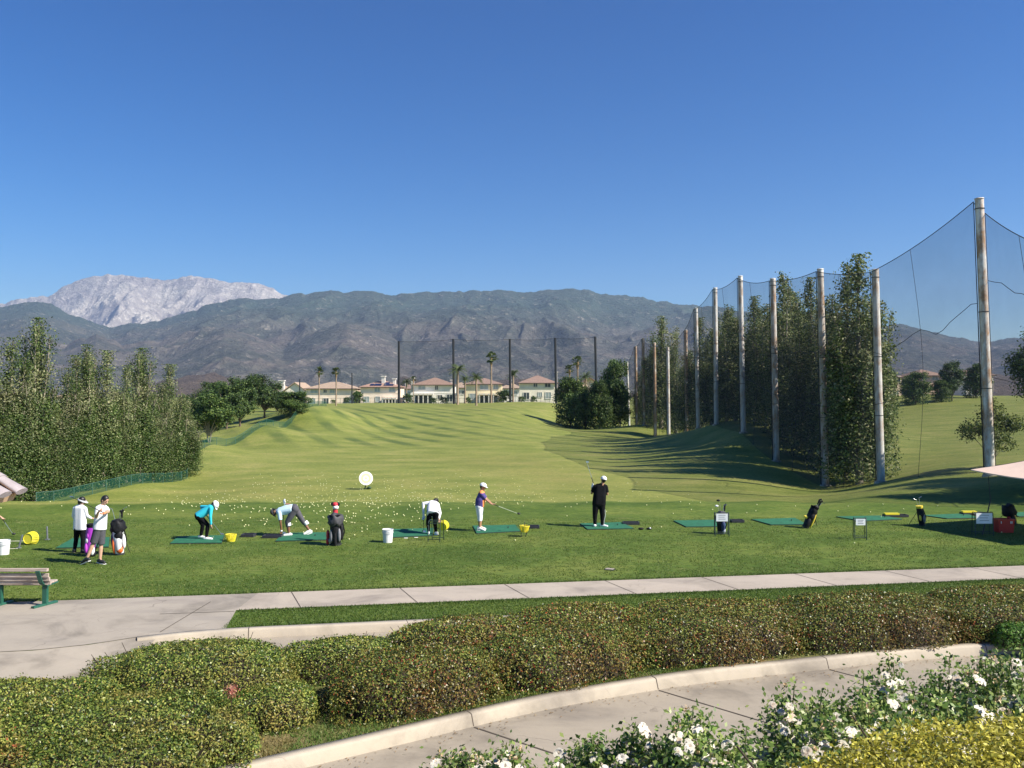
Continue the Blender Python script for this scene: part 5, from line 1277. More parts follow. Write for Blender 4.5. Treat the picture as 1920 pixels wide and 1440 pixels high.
# 4 light blue shirt, bending to the left
p4, A4, _ = person('person in pale blue shirt and grey capri trousers bent double placing a ball', 27.4, dict(head=(514.5,960), neck=(519.5,958.5), shL=(525,955.5,.17), shR=(524,962,-.14), elL=(545,946.5,.30), wrL=(534,944.5,.22), tipL=(531.5,937,.18),
 elR=(526,980,-.18), wrR=(527.8,996,-.14), tipR=(526.5,1003,-.12), hipL=(552,952,.10), hipR=(553,955,-.10), knL=(565.5,973.5,.14), knR=(539,978,-.12), ankL=(580,994.5,.16), ankR=(542.3,1002.5,-.10), toeL=(574.5,1000,.12), toeR=(533.5,1004.5,-.14), hem=-.06, belly=1.05),
 SKD, HAIR, LBLU, GREY_C, (SHOEW, SHOEW), (-.75, -.15, -.65), ('visor', GREY_C, (-.75, -.1, -.65)), 'short', 'capri', 1.06)
glove(p4, A4[0][2], A4[0][3])
CUF = M('white_cuff', (.85, .85, .86), .8, .03)
for s, (kx, ky, ax, ay, dd, rr) in enumerate(((540.6,980.5,541.5,985.5,-.11,.076), (572,978,576,983.5,.15,.074))):
    b = MB(); b.tube([at(kx, ky, 27.4+dd), at(ax, ay, 27.4+dd)], rr, 14); b.build('cuff', CUF, p4)
b = MB(); b.tube([at(527.4,994.2,27.25), at(527.6,996.2,27.25)], .036, 12); b.build('bracelet', CUF, p4)
club('thin club standing behind the person bent double in pale blue', at(531,962,27.7), at(531.2,999,27.6), False, GRIP)
# 5 white sweater, bending away
p5, A5, _ = person('person in loose white sweater and black leggings bending away from the camera', 27.6, dict(head=(816.5,941,.50), neck=(813.5,943.5,.40), shL=(805,943.5,.30), shR=(820,946,.30), elL=(793.5,944,.26), wrL=(794.2,966,.18), tipL=(793.8,973,.16),
 elR=(825,962,.12), wrR=(823,973,-.02), tipR=(823.5,979,-.06), hipL=(807,960,-.03), hipR=(817,962,-.05), knL=(802.5,980,.03), knR=(815.5,981,0), ankL=(804,998,0), ankR=(817.5,1000,0), toeL=(804,1000,.18), toeR=(820,1001,.18), hem=.09, belly=1.18),
 SK, HAIR, WHT, BLK_C, (SHOEW, SHOEW), (.15, .75, -.65), None, 'long', 'slim', 1.10, hairlen=.10)
glove(p5, A5[0][2], A5[0][3])
club('club held straight down by the person in the loose white sweater', at(793.8,971,27.75), at(794.8,996.5,27.6), False, GRIP)
# 6 purple and orange shirt
p6, A6, _ = person('person in purple and orange polo and white capri trousers holding a driver', 28.4, dict(head=(906,912), neck=(903,920.5), shL=(903.5,925,.17), shR=(902.5,926.5,-.15), elL=(913,936,.10), wrL=(921,943.5,.0), tipL=(925.5,945.5,-.02),
 elR=(912.5,938,-.16), wrR=(920,944.5,-.08), tipR=(925,946.5,-.06), hipL=(899.5,949,.09), hipR=(898.5,950,-.10), knL=(900.5,968,.12), knR=(899.5,968.5,-.10), ankL=(900.5,987,.14), ankR=(899.5,989,-.10), toeL=(908,990,.12), toeR=(910,993,-.14), hem=.0, belly=1.22),
 SKT, HAIRB, PURP, WPANT, (SHOEW, SHOEW), (.95, -.15, -.12), ('cap', WHT, (1, -.1, -.15)), 'short', 'capri', 1.12)
sh6 = [c for c in p6.children if c.name.startswith('shirt')][0]; sh6.data.materials.append(ORAN); off6 = wroot(p6)
xo = at(905.5,940,28.4).x; zt = at(903,936,28.4).z; zc = at(903,923.5,28.4).z
for p in sh6.data.polygons:
    c = p.center+off6
    if (c.x > xo and c.z < zt) or c.z > zc: p.material_index = 1
club('long driver with a pale shaft held out by the person in purple and orange', at(922,944.5,28.35), at(971,963,28.0), True, M('pale_shaft', (.72, .75, .55), .4))
# 7 man in black
p7, A7, _ = person('man all in black with white side stripes and a white cap', 29.2, dict(head=(1131.5,899), neck=(1129.5,908), shL=(1115.5,912.5), shR=(1136,913,.05), elL=(1109.5,925,.10), wrL=(1110,914,.28), tipL=(1112,909,.30),
 elR=(1139,927,.05), wrR=(1128,921,.30), tipR=(1122,916,.34), hipL=(1117.5,945), hipR=(1128.5,945), knL=(1115.5,966), knR=(1129.5,966), ankL=(1115.5,983), ankR=(1129.5,984), toeL=(1118,984,.20), toeR=(1137,988,-.05), hem=.02, belly=1.08),
 SKT, HAIR, BLK_C, M('black_track_pants', (.007, .0065, .008), .8, .3, 5, spec=.15), (SHOEW, SHOEW), (-.35, .9, -.05), ('cap', WHT, (-.35, .9, -.05)), 'short', 'long', 1.12)
b = MB()
for (a, z) in (((1134.3,955), (1135.3,966)), ((1135.3,966), (1132.8,976)), ((1132.8,976), (1132.5,985))):
    P_, Q_ = at(*a, 29.17), at(*z, 29.17); b.bar(P_, Q_, .035, .012)
b.build('side_stripe', WHT, p7)
club('thin club raised behind the left shoulder of the man in black', at(1112.5,906,29.45), at(1100,866,29.5))
glove(p7, A7[0][2], A7[0][3])
# golfer whose hand alone enters the picture
p0, A0, _ = person('person mostly beyond the left edge, one hand with a club grip in view', 27.5, dict(head=(-22,935), neck=(-26,942), shL=(-32,947,.15), shR=(-26,949,-.15), elL=(-14,960,.05), wrL=(2,970.5,-.02), tipL=(7,975.5,-.04),
 elR=(-14,962,-.12), wrR=(1.5,969,-.08), tipR=(6.5,974,-.08), hipL=(-40,972,.1), hipR=(-40,974,-.1), knL=(-36,988,.12), knR=(-35,990,-.12), ankL=(-37,1003,.14), ankR=(-36,1005,-.12), toeL=(-28,1006,.14), toeR=(-27,1008,-.12), hem=.02),
 SK, HAIR, WHT, GREY_C, (SHOEW, SHOEW), (.9, -.1, -.4), ('cap', BLK_C, (.9, 0, -.4)), 'short', 'long', 1.0)
club('club with a dark grip reaching in at the left edge', at(4,972,27.45), at(24,1001,27.3), True)

# ------------------------------------------------------------------ mats, trays, balls
MATG = M('mat_turf', (.012, .12, .058), .95, .25, 7, bumpy=.3); RUB = M('rubber', (.03, .035, .035), .7); TRAY = M('tray_plastic', (.035, .035, .045), .5); YP = M('yellow_plastic', (.82, .70, .04), .4, .05)
def mat_(pts, label):
    P_ = [gp(x, y, .03) for x, y in pts]; c = sum(P_, Vector())/4; root = thing('hitting_mat', Vector((c.x, c.y, 0)), label, 'mat', 'green hitting mats on the tee')
    b = MB(); sweep_prism(b, [(p.x, p.y) for p in P_], .001, .024); b.build('rubber_base', RUB, root)
    q = [c+(p-c)*.985 for p in P_]; b = MB(); sweep_prism(b, [(p.x, p.y) for p in q], .0245, .036); b.build('turf_top', MATG, root)
    t = P_[1].lerp(P_[2], .5)-(P_[1]-P_[0]).normalized()*.35; b = MB(); b.tube([(t.x, t.y, .036), (t.x, t.y, .09)], [.012, .018], 8); b.build('rubber_tee', RUB, root)
for pts, lb in (([(104,1027),(204,1025),(206,1007),(136,1009)], 'green hitting mat behind the two people in white'),([(318,1018.5),(416,1017.5),(421,1003.5),(334,1005.5)], 'green hitting mat under the person in turquoise'),
 ([(516,1014),(613,1011.5),(611,998),(531,999)], 'green hitting mat under the person in pale blue'),([(734,1007),(812,1003.5),(813,990),(737,992)], 'green hitting mat beside the white bucket and the person in white sweater'),
 ([(893,999.5),(976,995.5),(967,984),(886,985.5)], 'green hitting mat under the person in purple and orange'),([(1101,992),(1189,990.5),(1165,979),(1087,981.5)], 'green hitting mat under the man in black'),
 ([(1286,987.5),(1361,986.5),(1364,974),(1262,976)], 'empty green mat behind the blue golf bag'),([(1445,983.5),(1514,983),(1491,971),(1408,973.5)], 'empty green mat left of the leaning yellow and black bag'),
 ([(1616,976.5),(1692,973),(1655,966.5),(1567,968.5)], 'empty green mat behind the lone white sign stand'),([(1775,972),(1834,970.5),(1811,962.5),(1730,966)], 'empty green mat at the edge of the umbrella shadow'),
 ([(1910,968),(1975,966),(1950,957.5),(1893,962)], 'green mat cut by the right edge of the photo')): mat_(pts, lb)
def tray(px, py, w_, label, yel=False, rot=0):
    p = gp(px, py, 0); root = thing('ball_tray', p, label, 'tray', 'ball trays by the mats'); u = Vector((math.cos(rot), math.sin(rot), 0)); v = Vector((-u.y, u.x, 0)); z = Vector((0, 0, 1)); b = MB()
    b.obox(p+z*.012, u, v, z, w_, .16, .010)
    for s in (-1, 1): b.obox(p+v*s*.15+z*.055, u, v, z, w_, .012, .033); b.obox(p+u*s*(w_-.012)+z*.055, u, v, z, .0125, .138, .033)
    b.build('tray_body', TRAY, root)
    if yel: b = MB(); b.obox(p-u*w_*.35+z*.11, u, v, z, w_*.62, .09, .03); b.build('yellow_rim', YP, root)
for a in ((512,1008,.30,'dark ball tray at the left end of the mat of the person in pale blue'),(1183,983,.28,'dark ball tray right of the man in black'),(1382,979,.22,'dark ball tray behind the blue golf bag stand'),(466,1006,.20,'grey tray right of the yellow basket by the person in turquoise'),(1000,990,.2,'small tray behind the yellow basket on legs')): tray(*a)
tray(1679,969,.42,'yellow rimmed tray left of the dark bag near the umbrella shadow',True); tray(1824,965,.42,'yellow rimmed tray behind the sign stand under the umbrella',True)
# range balls
BALL = leafmat('range_ball', [(0, (.62, .60, .20)), (.5, (.72, .70, .33)), (1, (.78, .77, .55))], 0)
bb = MB(); bb.ball((0, 0, 0), .022, seg=8, rings=6); bme = bpy.data.meshes.new('golf_ball'); bme.from_pydata(bb.v, [], bb.f); bme.polygons.foreach_set('use_smooth', [True]*len(bme.polygons)); bme.materials.append(BALL)
BL = []
rb = random.Random(5)
def putb(x, y):
    p = gp(x, y, .02)
    if p.y > 37: return
    BL.append((p.x, p.y, .026))
near = [(1063,968),(1240,943),(1262,964),(1296,958),(1336,958),(1400,963),(1417,960),(1419,950),(1425,935),(1590,951),(1571,959),(1632,961),(1653,968),(1602,1018),(1652,970),(1878,998),(1758,948),(1300,934),(1313,945),(1276,944),(1060,953),(981,952),(970,947),(1240,988),(966,1013),(440,963),(424,1010),(400,1008),(355,985),(343,960),(1100,945),(1128,938)]
for x, y in near: putb(x, y)
while len(BL) < 300:
    x = rb.gauss(650, 150) if rb.random() < .82 else rb.uniform(0, 1750); y = 941+abs(rb.gauss(0, 24 if 380 < x < 860 else 13))
    if not 0 < x < 1900 or (860 < x and rb.random() < .5): continue
    putb(x, y+rb.uniform(0, 2))
for k, (x, y, z) in enumerate(BL[:300]):
    o = bpy.data.objects.new('golf_ball', bme); sc.collection.objects.link(o); o.location = (x, y, gz(x, y)+.022 if y > 28 else .024)
    bx = 960+x/y*F; zone = 'left of the person in turquoise' if bx < 360 else 'beyond the yellow basket of the person in turquoise' if bx < 500 else 'beyond the person in pale blue' if bx < 612 else 'between the red capped bag and the white bucket' if bx < 740 else 'beyond the mat of the person in white sweater' if bx < 880 else 'between the golfers in purple and in black' if bx < 1110 else 'right of the man in black'
    tag(o, 'small yellow range ball '+zone, 'golf ball', 'range balls on the tee lawn '+zone)
n = 520; fx = np.where(RNG.uniform(0, 1, n) < .75, RNG.normal(-9, 6, n), RNG.uniform(-18, 10, n)); fy = 40+np.abs(RNG.normal(0, 8, n))+3
ok = (np.abs(fx/fy) < .55) & ((fx+26) > 6); fx, fy = fx[ok], fy[ok]; fz = ground_z(fx, fy)+.02; bv = np.array(bb.v)*.95
V = (bv[None]+np.stack([fx, fy, fz], 1)[:, None]).reshape(-1, 3); bf = np.array([f for f in bb.f]); Q = (bf[None]+(np.arange(len(fx))*len(bv))[:, None, None]).reshape(-1, 4)
o = link('scattered_balls', npmesh('scattered_balls', V, Q, True), BALL); tag(o, kind='stuff')
# round target
tb = at(686,917.5,50); tz = gz(tb.x, 50); tc = at(686.2,896.8,49.9); TW = M('target_white', (.86, .87, .80), .5, .03); TY = M('target_yellow', (.80, .85, .34), .5, .04)
rt = thing('range_target', Vector((tb.x, 50, tz)), 'round white board with pale yellow rings on a short leg', 'target'); b = MB(); nrm = Vector((.30, -.92, .25)).normalized(); u, v, _ = basis(nrm); n = 40
def ring(r0, r1, off, m):
    b = MB(); Vv = []
    for r in (r0, r1):
        for i in range(n): a = 2*math.pi*i/n; Vv.append(tc+nrm*off+u*math.cos(a)*r*1.0+v*math.sin(a)*r)
    b.add(Vv, [(i, (i+1) % n, n+(i+1) % n, n+i) for i in range(n)]); return b.build('ring', m, rt)
b = MB(); b.tube([tc-nrm*.03, tc], .40, 40); b.build('disc', TW, rt); ring(.16, .29, .003, TY); ring(.001, .075, .003, TY)
b = MB(); b.tube([tc-nrm*.05-Vector((0, 0, .35)), Vector((tb.x-.06, 50.05, tz+.05))], .035, 8); b.tube([Vector((tb.x-.14, 50, tz+.03)), Vector((tb.x+.22, 50.1, tz+.03))], .03, 8); b.build('leg', M('green_paint', (.03, .07, .03), .6), rt)
b = MB(); b.ball(Vector((tb.x+.2, 50, tz+.09)), .10, sc_=(1.3, 1, .8)); b.build('base_weight', M('green_paint', (.03, .07, .03)), rt)
fg = thing('range_flag', at(862,815,150), 'tiny dark flag on the far range', 'flag'); q = fg.location; b = MB(); b.tube([q-Vector((0, 0, .8)), q+Vector((0, 0, 1.0))], .03, 5); b.build('staff', BLK, fg); b = MB(); b.box((q.x, q.y-.01, q.z+.5), (q.x+.5, q.y+.01, q.z+.95)); b.build('cloth', M('flag_blue', (.05, .08, .2)), fg)

# ------------------------------------------------------------------ golf bags
def bag(px, py, H, lean, label, cols, short='bag', D=None, wide=.15, clubs=(), hood=None, legs=True, pockets=(), collar=None, depthlean=0):
    """lean: top offset in px to the right; cols main material"""
    base = gp(px, py, 0) if D is None else Vector(((px-960)/F*D, D, 0)); k = base.y/F
    top = base+Vector((lean*k, depthlean, H)); ax = (top-base).normalized(); root = thing('golf_bag', base, label, 'golf bag', 'golf bags on the tee')
    b = MB(); n = 10; pts = [base.lerp(top, i/n)+Vector((0, 0, .02*(1-i/n))) for i in range(n+1)]
    b.tube(pts, [wide*(.80+.14*math.sin(i/n*3.1)+.16*i/n) for i in range(n+1)], 18, flat=.82); b.build('bag_body', cols[0], root)
    b = MB(); b.tube([base-ax*-.0, base+ax*.05], [wide*.80, wide*.86], 18); b.build('bottom_cup', RUB, root)
    u = Vector((1, 0, 0))-ax*ax.x; u.normalize(); f = Vector((0, -1, 0))-ax*(-ax.y); f.normalize()
    for (a, side, front, l, w_, t, m) in pockets:
        c = base+ax*a*H+u*side*wide+f*front*wide; R_ = Matrix((u, f, ax)).transposed(); b = MB(); b.ball(c, 1, seg=14, rings=10, sc_=(w_, t, l), R=R_); b.build('pocket', m, root)
    b = MB(); b.tube([top-ax*.05, top+ax*.03], [wide*1.0, wide*1.06], 18, flat=.85); b.build('collar', collar or BLK_C, root)
    if hood:
        m, s = hood; b = MB(); pts = [top+ax*o for o in (-.34, -.28, -.20, -.12, -.05, .01, .05, .075)]
        b.tube(pts, [wide*s*r for r in (.70, 1.12, 1.30, 1.28, 1.22, 1.12, .85, .35)], 22, flat=.92)
        rr = random.Random(int(px)); ph = [rr.uniform(0, 6) for _ in range(6)]
        b.v = [tuple(Vector(v)+(Vector(v)-top.lerp(base, .2)).normalized()*wide*.16*(math.sin(v[0]*31+ph[0]+v[2]*17)+.7*math.sin(v[2]*43+ph[1]+v[0]*19)+.5*math.sin(v[1]*51+ph[2]))*.8-Vector((0, 0, .02*max(0, math.sin(v[0]*23+ph[3]))))) for v in b.v]
        b.build('rain_hood', m, root)
    b = MB(); s0 = top-ax*.1+u*wide*.9; s1 = base+ax*H*.45+u*wide*1.35; s2 = base+ax*H*.2+u*wide*.9; b.tube([s0, s1, s2], .016, 6); b.build('strap', BLK_C, root)
    for ci, (dx, dy, L_, kind, m) in enumerate(clubs):
        p = top-ax*.1+u*dx*.03; q = top+ax*L_+u*dx*.10+f*dy*.06
        word = {'iron': 'iron', 'wood': 'wood', 'cover': 'covered club'}[kind]; order = sorted(range(len(clubs)), key=lambda k_: clubs[k_][0]).index(ci)
        cr_ = thing('golf_club', p, '%s sticking out of the %s, %s club from the left' % (word, short, ('first', 'second', 'third', 'fourth')[order]), 'golf club', 'clubs in the golf bags')
        b = MB(); b.tube([p, q], .007, 6); b.build('shaft', STEEL, cr_); b = MB()
        if kind == 'iron': b.tube([q, q+u*(-.09 if dx < 0 else .09)+ax*.03], [.014, .022], 8, flat=.4)
        elif kind == 'wood': b.ball(q+u*(-.04 if dx < 0 else .04), .05, sc_=(1.2, .9, .7))
        else: b.tube([q-ax*.22, q-ax*.05, q+u*.05], [.022, .035, .030], 8)
        b.build('club_head', m, cr_)
    if legs:
        for s in (-1, 1): b = MB(); b.tube([top-ax*.12-f*wide*.8, Vector((top.x+s*.20, top.y+.34, .0))], .009, 6); b.build('stand_leg', BLK, root)
    return root
WB = M('bag_white', (.80, .80, .80), .5, .05); OB = M('bag_orange', (.80, .16, .04), .5, .08); BB = M('bag_black', (.012, .012, .014), .6, .3, 8, spec=.25); NB = M('bag_navy', (.025, .04, .13), .5, .2); GB = M('bag_grey', (.22, .22, .24), .6, .2, 8); PB = M('bag_purple', (.32, .03, .42), .5, .1); RB = M('bag_red', (.62, .03, .05), .5, .12); YB = M('bag_yellow', (.80, .62, .06), .45, .05); MG = M('bag_magenta', (.70, .10, .70), .5, .08)
bag(224,1040,.93,-4,'white, orange and black golf bag with a black hood beside the boy',[WB],'white and orange bag',wide=.165,hood=(BB,1.0),clubs=[(-1.2,.3,.36,'iron',STEEL),(1.4,.2,.32,'cover',BB),(1.9,0,.36,'iron',STEEL),(.8,-.3,.28,'wood',BB)],
 pockets=[(.30,-.55,.55,.24,.055,.07,OB),(.34,.25,.75,.25,.085,.06,WB),(.16,.35,.6,.10,.10,.07,OB),(.40,1.0,.2,.20,.045,.07,WB),(.45,-.95,0,.22,.05,.08,NB),(.60,.2,.5,.16,.13,.10,BB)])
bag(170,1046,.86,4,'purple and magenta golf bag half hidden behind the boy',[PB],D=24.0,wide=.16,clubs=[],hood=None,legs=True,pockets=[(.30,-.3,.7,.16,.06,.06,MG),(.52,-.2,.7,.10,.06,.06,WB),(.68,-.1,.7,.12,.05,.06,MG),(.2,.7,.6,.14,.06,.06,WB),(.1,.3,.3,.12,.15,.1,BB)])
b8 = bag(630,1022,.88,-1,'black and grey golf bag with a red and black head cover on top',[BB],wide=.20,hood=(M('bag_soot', (.05, .05, .055), .7, .3, 8),.98),legs=False,pockets=[(.34,-1.15,.1,.17,.05,.07,RB),(.16,-1.2,.2,.12,.05,.06,RB),(.34,-.55,.7,.20,.05,.05,GB),(.36,.65,.7,.20,.05,.05,GB),(.18,-.7,.6,.08,.06,.05,GB),(.25,.05,.8,.28,.05,.05,BB),(.45,.95,.3,.25,.06,.08,BB)])
tp = at(628.5,968,26.2); b8 = thing('head_cover', tp, 'red, white and black knitted head cover on top of the black and grey bag', 'club cover'); b = MB(); b.tube([tp, tp+Vector((0, 0, .22))], [.09, .07], 12); b.build('head_cover_sock', RB, b8)
b = MB(); b.ball(tp+Vector((.02, -.02, .27)), .085, sc_=(1.1, 1, .8)); b.build('head_cover_white', GLV, b8)
b = MB(); b.ball(tp+Vector((.0, 0, .36)), .09, sc_=(1.0, 1, .75)); b.build('head_cover_red', RB, b8)
b = MB(); [b.ball(tp+Vector((s*.085, .02, .37)), .062, sc_=(.9, .6, 1)) for s in (-1, 1)]; b.build('head_cover_black', BB, b8)
bag(1352,1001,.66,0,'navy golf bag with four clubs standing in a sign rack',[BB],'navy bag',wide=.135,hood=(M('bag_dusk', (.03, .025, .05), .6, .3, 8),.95),legs=False,clubs=[(-.5,.2,.42,'wood',BB),(-1.0,0,.24,'wood',WB),(.9,.3,.26,'iron',STEEL),(1.2,-.2,.30,'cover',BB)],pockets=[(.40,.35,.6,.20,.075,.07,NB),(.18,.5,.6,.10,.06,.05,M('bag_silver', (.45, .47, .55), .4))])
bag(1510,990,.70,18,'black and yellow golf bag leaning right against its stand',[BB],'leaning black and yellow bag',wide=.15,hood=(BB,.78),clubs=[(1.0,.2,.30,'cover',BB),(1.7,-.2,.24,'iron',BLK),(.4,.1,.34,'cover',BB)],pockets=[(.45,.75,.5,.26,.035,.06,YB),(.28,-.2,.9,.16,.07,.04,BB),(.62,.1,.8,.12,.08,.05,BB),(.50,-.85,.4,.05,.12,.03,YB)])
bag(1729,986,.66,-5,'black golf bag on thin legs at the tip of the umbrella shadow',[BB],'thin legged black bag',wide=.125,hood=None,legs=True,clubs=[(-.8,.2,.26,'iron',STEEL),(.3,0,.30,'iron',STEEL)],pockets=[(.40,.45,.7,.16,.06,.06,GB),(.46,-.5,.7,.12,.035,.05,YB),(.62,0,.6,.14,.09,.07,BB)],collar=YB)
bag(1899,983,.62,-9,'red and black golf bag with a big dark hood under the umbrella',[RB],wide=.15,hood=(BB,1.25),legs=True,clubs=[],pockets=[(.4,.8,.2,.25,.04,.06,YB),(.35,0,.8,.2,.08,.06,BB)])
# ------------------------------------------------------------------ racks with white signs
SGN = M('sign_white', (.82, .83, .86), .5, .02); INK = M('sign_ink', (.12, .12, .16), .7); GRP = M('rack_green', (.015, .035, .03), .45)
def rack(px, py, wpx, hpx, dpx, label, sign=True):
    fl = gp(px-wpx/2, py, 0); fr = gp(px+wpx/2, py, 0); k = fl.y/F; H = hpx*k; dep = .34; root = thing('sign_rack' if sign else 'bag_rack', (fl+fr)/2, label, 'rack', 'dark tube racks on the tee'); ox = dpx*k
    r = .0125
    for p, s in ((fl, -1), (fr, 1)):
        q = p+Vector((ox, dep, 0)); t = p.lerp(q, .5)+Vector((0, 0, H)); tA = p.lerp(q, .30)+Vector((0, 0, H*.985)); tB = p.lerp(q, .70)+Vector((0, 0, H*.985))
        b = MB(); b.tube([p, p.lerp(q, .12)+Vector((0, 0, H*.9)), tA, tB, q.lerp(p, .12)+Vector((0, 0, H*.9)), q], r, 7); b.build('leg_loop', GRP, root)
    for z in (.12, .86):
        for t in (.05, .95): a = fl+Vector((ox*t, dep*t, H*z)); c = fr+Vector((ox*t, dep*t, H*z)); b = MB(); b.tube([a, c], r*.9, 6); b.build('crossbar', GRP, root)
    b = MB(); b.tube([fl+Vector((ox*.3, dep*.3, H*.985)), fr+Vector((ox*.3, dep*.3, H*.985))], r, 6); b.build('crossbar', GRP, root)
    if sign:
        y0 = fl.y-.03; x0 = fl.x+.035; x1 = fr.x-.035; z1 = H*.97; z0 = H*.97-(x1-x0)*.66
        b = MB(); b.box((x0, y0+dep*.10, z0), (x1, y0+dep*.10+.008, z1)); s = b.build('sign', SGN, root); b = MB()
        for i in range(3): zz = z1-(z1-z0)*(.2+.25*i); m_ = (x1-x0)*.2; b.box((x0+m_, y0+dep*.10-.003, zz-.006), (x1-m_*(1+.4*(i % 2)), y0+dep*.10-.001, zz+.006))
        b.build('printed_lines', INK, s)
    return root
rack(1354,1006,26,44,3,'dark rack with a white sign around the navy golf bag'); rack(1614,1013,22,41,5,'empty dark rack with a white sign standing alone on the lawn')
rack(1846,1005,34,44,4,'dark rack with a bluish sign in the umbrella shade'); rack(813.5,1016,22,40,6,'bare dark rack in front of the person in white sweater',False)
# buckets and baskets
BW = M('bucket_white', (.80, .80, .80), .4, .05, 3)
def bucket(px, py, label, lid=False):
    p = gp(px, py, 0); p.y += .12; root = thing('bucket', p, label, 'bucket', 'white plastic buckets'); b = MB(); H = .40
    b.tube([p, p+Vector((0, 0, H*.70)), p+Vector((0, 0, H))], [.138, .156, .163], 24, caps=False); b.tube([p+Vector((0, 0, H)), p+Vector((0, 0, H-.004)), p+Vector((0, 0, .02))], [.163, .154, .13], 24, caps=False)
    b.add([p+Vector((.138*math.cos(a*math.pi/12), .138*math.sin(a*math.pi/12), .006)) for a in range(24)], [tuple(range(24))]); b.build('tub', BW, root)
    b = MB()
    for z in (.74, .84, .985): b.tube([p+Vector((0, 0, H*z-.008)), p+Vector((0, 0, H*z+.008))], .171 if z < .9 else .174, 24, caps=False)
    b.build('rim_bands', BW, root); b = MB(); b.tube([p+Vector((.172*math.cos(t), .172*math.sin(t)*.9-.0, H*.86-.16*math.sin(t)*(-1 if t > math.pi else 1)*.6)) for t in np.linspace(math.pi, 2*math.pi, 12)], .004, 5); b.build('wire_handle', STEEL, root)
bucket(726,1018,'white plastic bucket standing left of the green mat in mid lawn'); bucket(2,1041,'white plastic bucket cut by the left edge of the photo')
def basket(c, ax, r0, r1, L_, label, handle=True):
    c = Vector(c); ax = Vector(ax).normalized(); root = thing('ball_basket', c, label, 'basket', 'yellow ball baskets'); u, v, _ = basis(ax); b = MB(); n = 22; rows = 5
    for i in range(rows+1):
        t = i/rows; r = r0+(r1-r0)*t; P_ = [c+ax*L_*t+u*math.cos(a)*r+v*math.sin(a)*r for a in np.linspace(0, 2*math.pi, n+1)]; b.tube(P_, .012 if i in (0, rows) else .008, 5)
    for i in range(n): a = 2*math.pi*i/n; o = u*math.cos(a)+v*math.sin(a); b.tube([c+o*r0, c+ax*L_+o*r1], .011, 5)
    b.add([c+(u*math.cos(2*math.pi*i/n)+v*math.sin(2*math.pi*i/n))*r0 for i in range(n)], [tuple(range(n))]); b.build('basket_mesh', YP, root)
    if handle: b = MB(); b.tube([c+ax*L_+u*math.cos(a)*r1+ax*.13*math.sin(a) for a in np.linspace(0, math.pi, 10)], .008, 5); b.build('handle', BLK, root)
    return root
p = gp(431,1016,0); basket(p+Vector((0, .1, .01)), (0, 0, 1), .11, .16, .20, 'upright yellow basket right of the person in turquoise', False)
p = gp(50,1023,0); basket(p+Vector((-.02, .10, .19)), (.15, .95, -.10), .15, .20, .20, 'yellow basket tipped on its side by the white bucket at the left edge', False)
p = gp(983,1006,0); bk = basket(p+Vector((0, 0, .16)), (.05, 0, 1), .10, .155, .18, 'yellow basket on a short black wire stand beside the purple shirt golfer'); b = MB()
for s in (-1, 1):
    for t in (-1, 1): b.tube([p+Vector((s*.10, t*.08, .2)), p+Vector((s*.07-.03, t*.10, 0))], .009, 5)
b.build('wire_stand', BLK, bk)
p = at(824,985,27.4); basket(Vector((p.x+.10, p.y, .30)), (.25, .9, .2), .13, .16, .15, 'yellow basket hanging from the hand of the person in white sweater')
# stakes with ropes on the left
STK = M('stake_grey', (.16, .17, .19), .6)
for (bx, by, tx, ty, lb) in ((35,1028,42,1003,'leaning grey stake in front of the tipped yellow basket'),(89,1012,88,987,'upright grey stake between the yellow basket and the visor wearer')):
    a = gp(bx, by, 0); t = at(tx, ty, a.y); root = thing('divider_stake', a, lb, 'stake'); b = MB(); b.bar(a, t, .045, .03); b.build('stake', STK, root); b = MB(); b.obox(a+Vector((0, 0, .012)), Vector((1, 0, 0)), Vector((0, 1, 0)), Vector((0, 0, 1)), .06, .05, .011); b.build('foot_plate', STK, root)
ROPW = M('rope_white', (.65, .62, .5), .8); rp = thing('boundary_rope', gp(0,1030,0), 'pale cords stretched on the grass beside the left bucket', 'rope')
for (x0, y0, x1, y1) in ((-60,1031,33,1028.5), (-60,1016,66,1014)): b = MB(); b.tube([gp(x0, y0, .01), gp(x1, y1, .01)], .010, 5); b.build('cord', ROPW, rp)
sp = gp(1143,1068,0); root = thing('sprinkler_box', sp, 'pale square sprinkler lid set in the near lawn', 'sprinkler lid'); b = MB(); b.obox(sp+Vector((0, 0, .012)), Vector((1, -.4, 0)).normalized(), Vector((.4, 1, 0)).normalized(), Vector((0, 0, 1)), .10, .09, .012); b.build('lid', CPAD, root); b = MB(); b.obox(sp+Vector((0, 0, .006)), Vector((1, -.4, 0)).normalized(), Vector((.4, 1, 0)).normalized(), Vector((0, 0, 1)), .125, .115, .008); b.build('rim', RUB, root)
for x, y, lb in ((1202,993.5,'left dark club cover on the grass right of the man in black'), (1217,993.5,'right dark club cover with white patch right of the man in black')):
    q = gp(x, y, 0); root = thing('head_cover', q, lb, 'club cover'); b = MB(); b.ball(q+Vector((0, 0, .04)), .05, sc_=(1.9, 1, .8)); b.build('cover', BB, root)
    if x > 1210: b = MB(); b.ball(q+Vector((.03, -.03, .06)), .03); b.build('badge', GLV, root)
for i, (x, y) in enumerate(((761,1009),(780,1008))):
    q = gp(x, y, .01); root = thing('alignment_stick', q, '%s short white stick on the grass in front of the mat by the bucket' % ('left', 'right')[i], 'stick'); b = MB(); b.tube([q-Vector((.06, 0, 0)), q+Vector((.06, .02, 0))], .012, 6); b.build('stick', GLV, root)
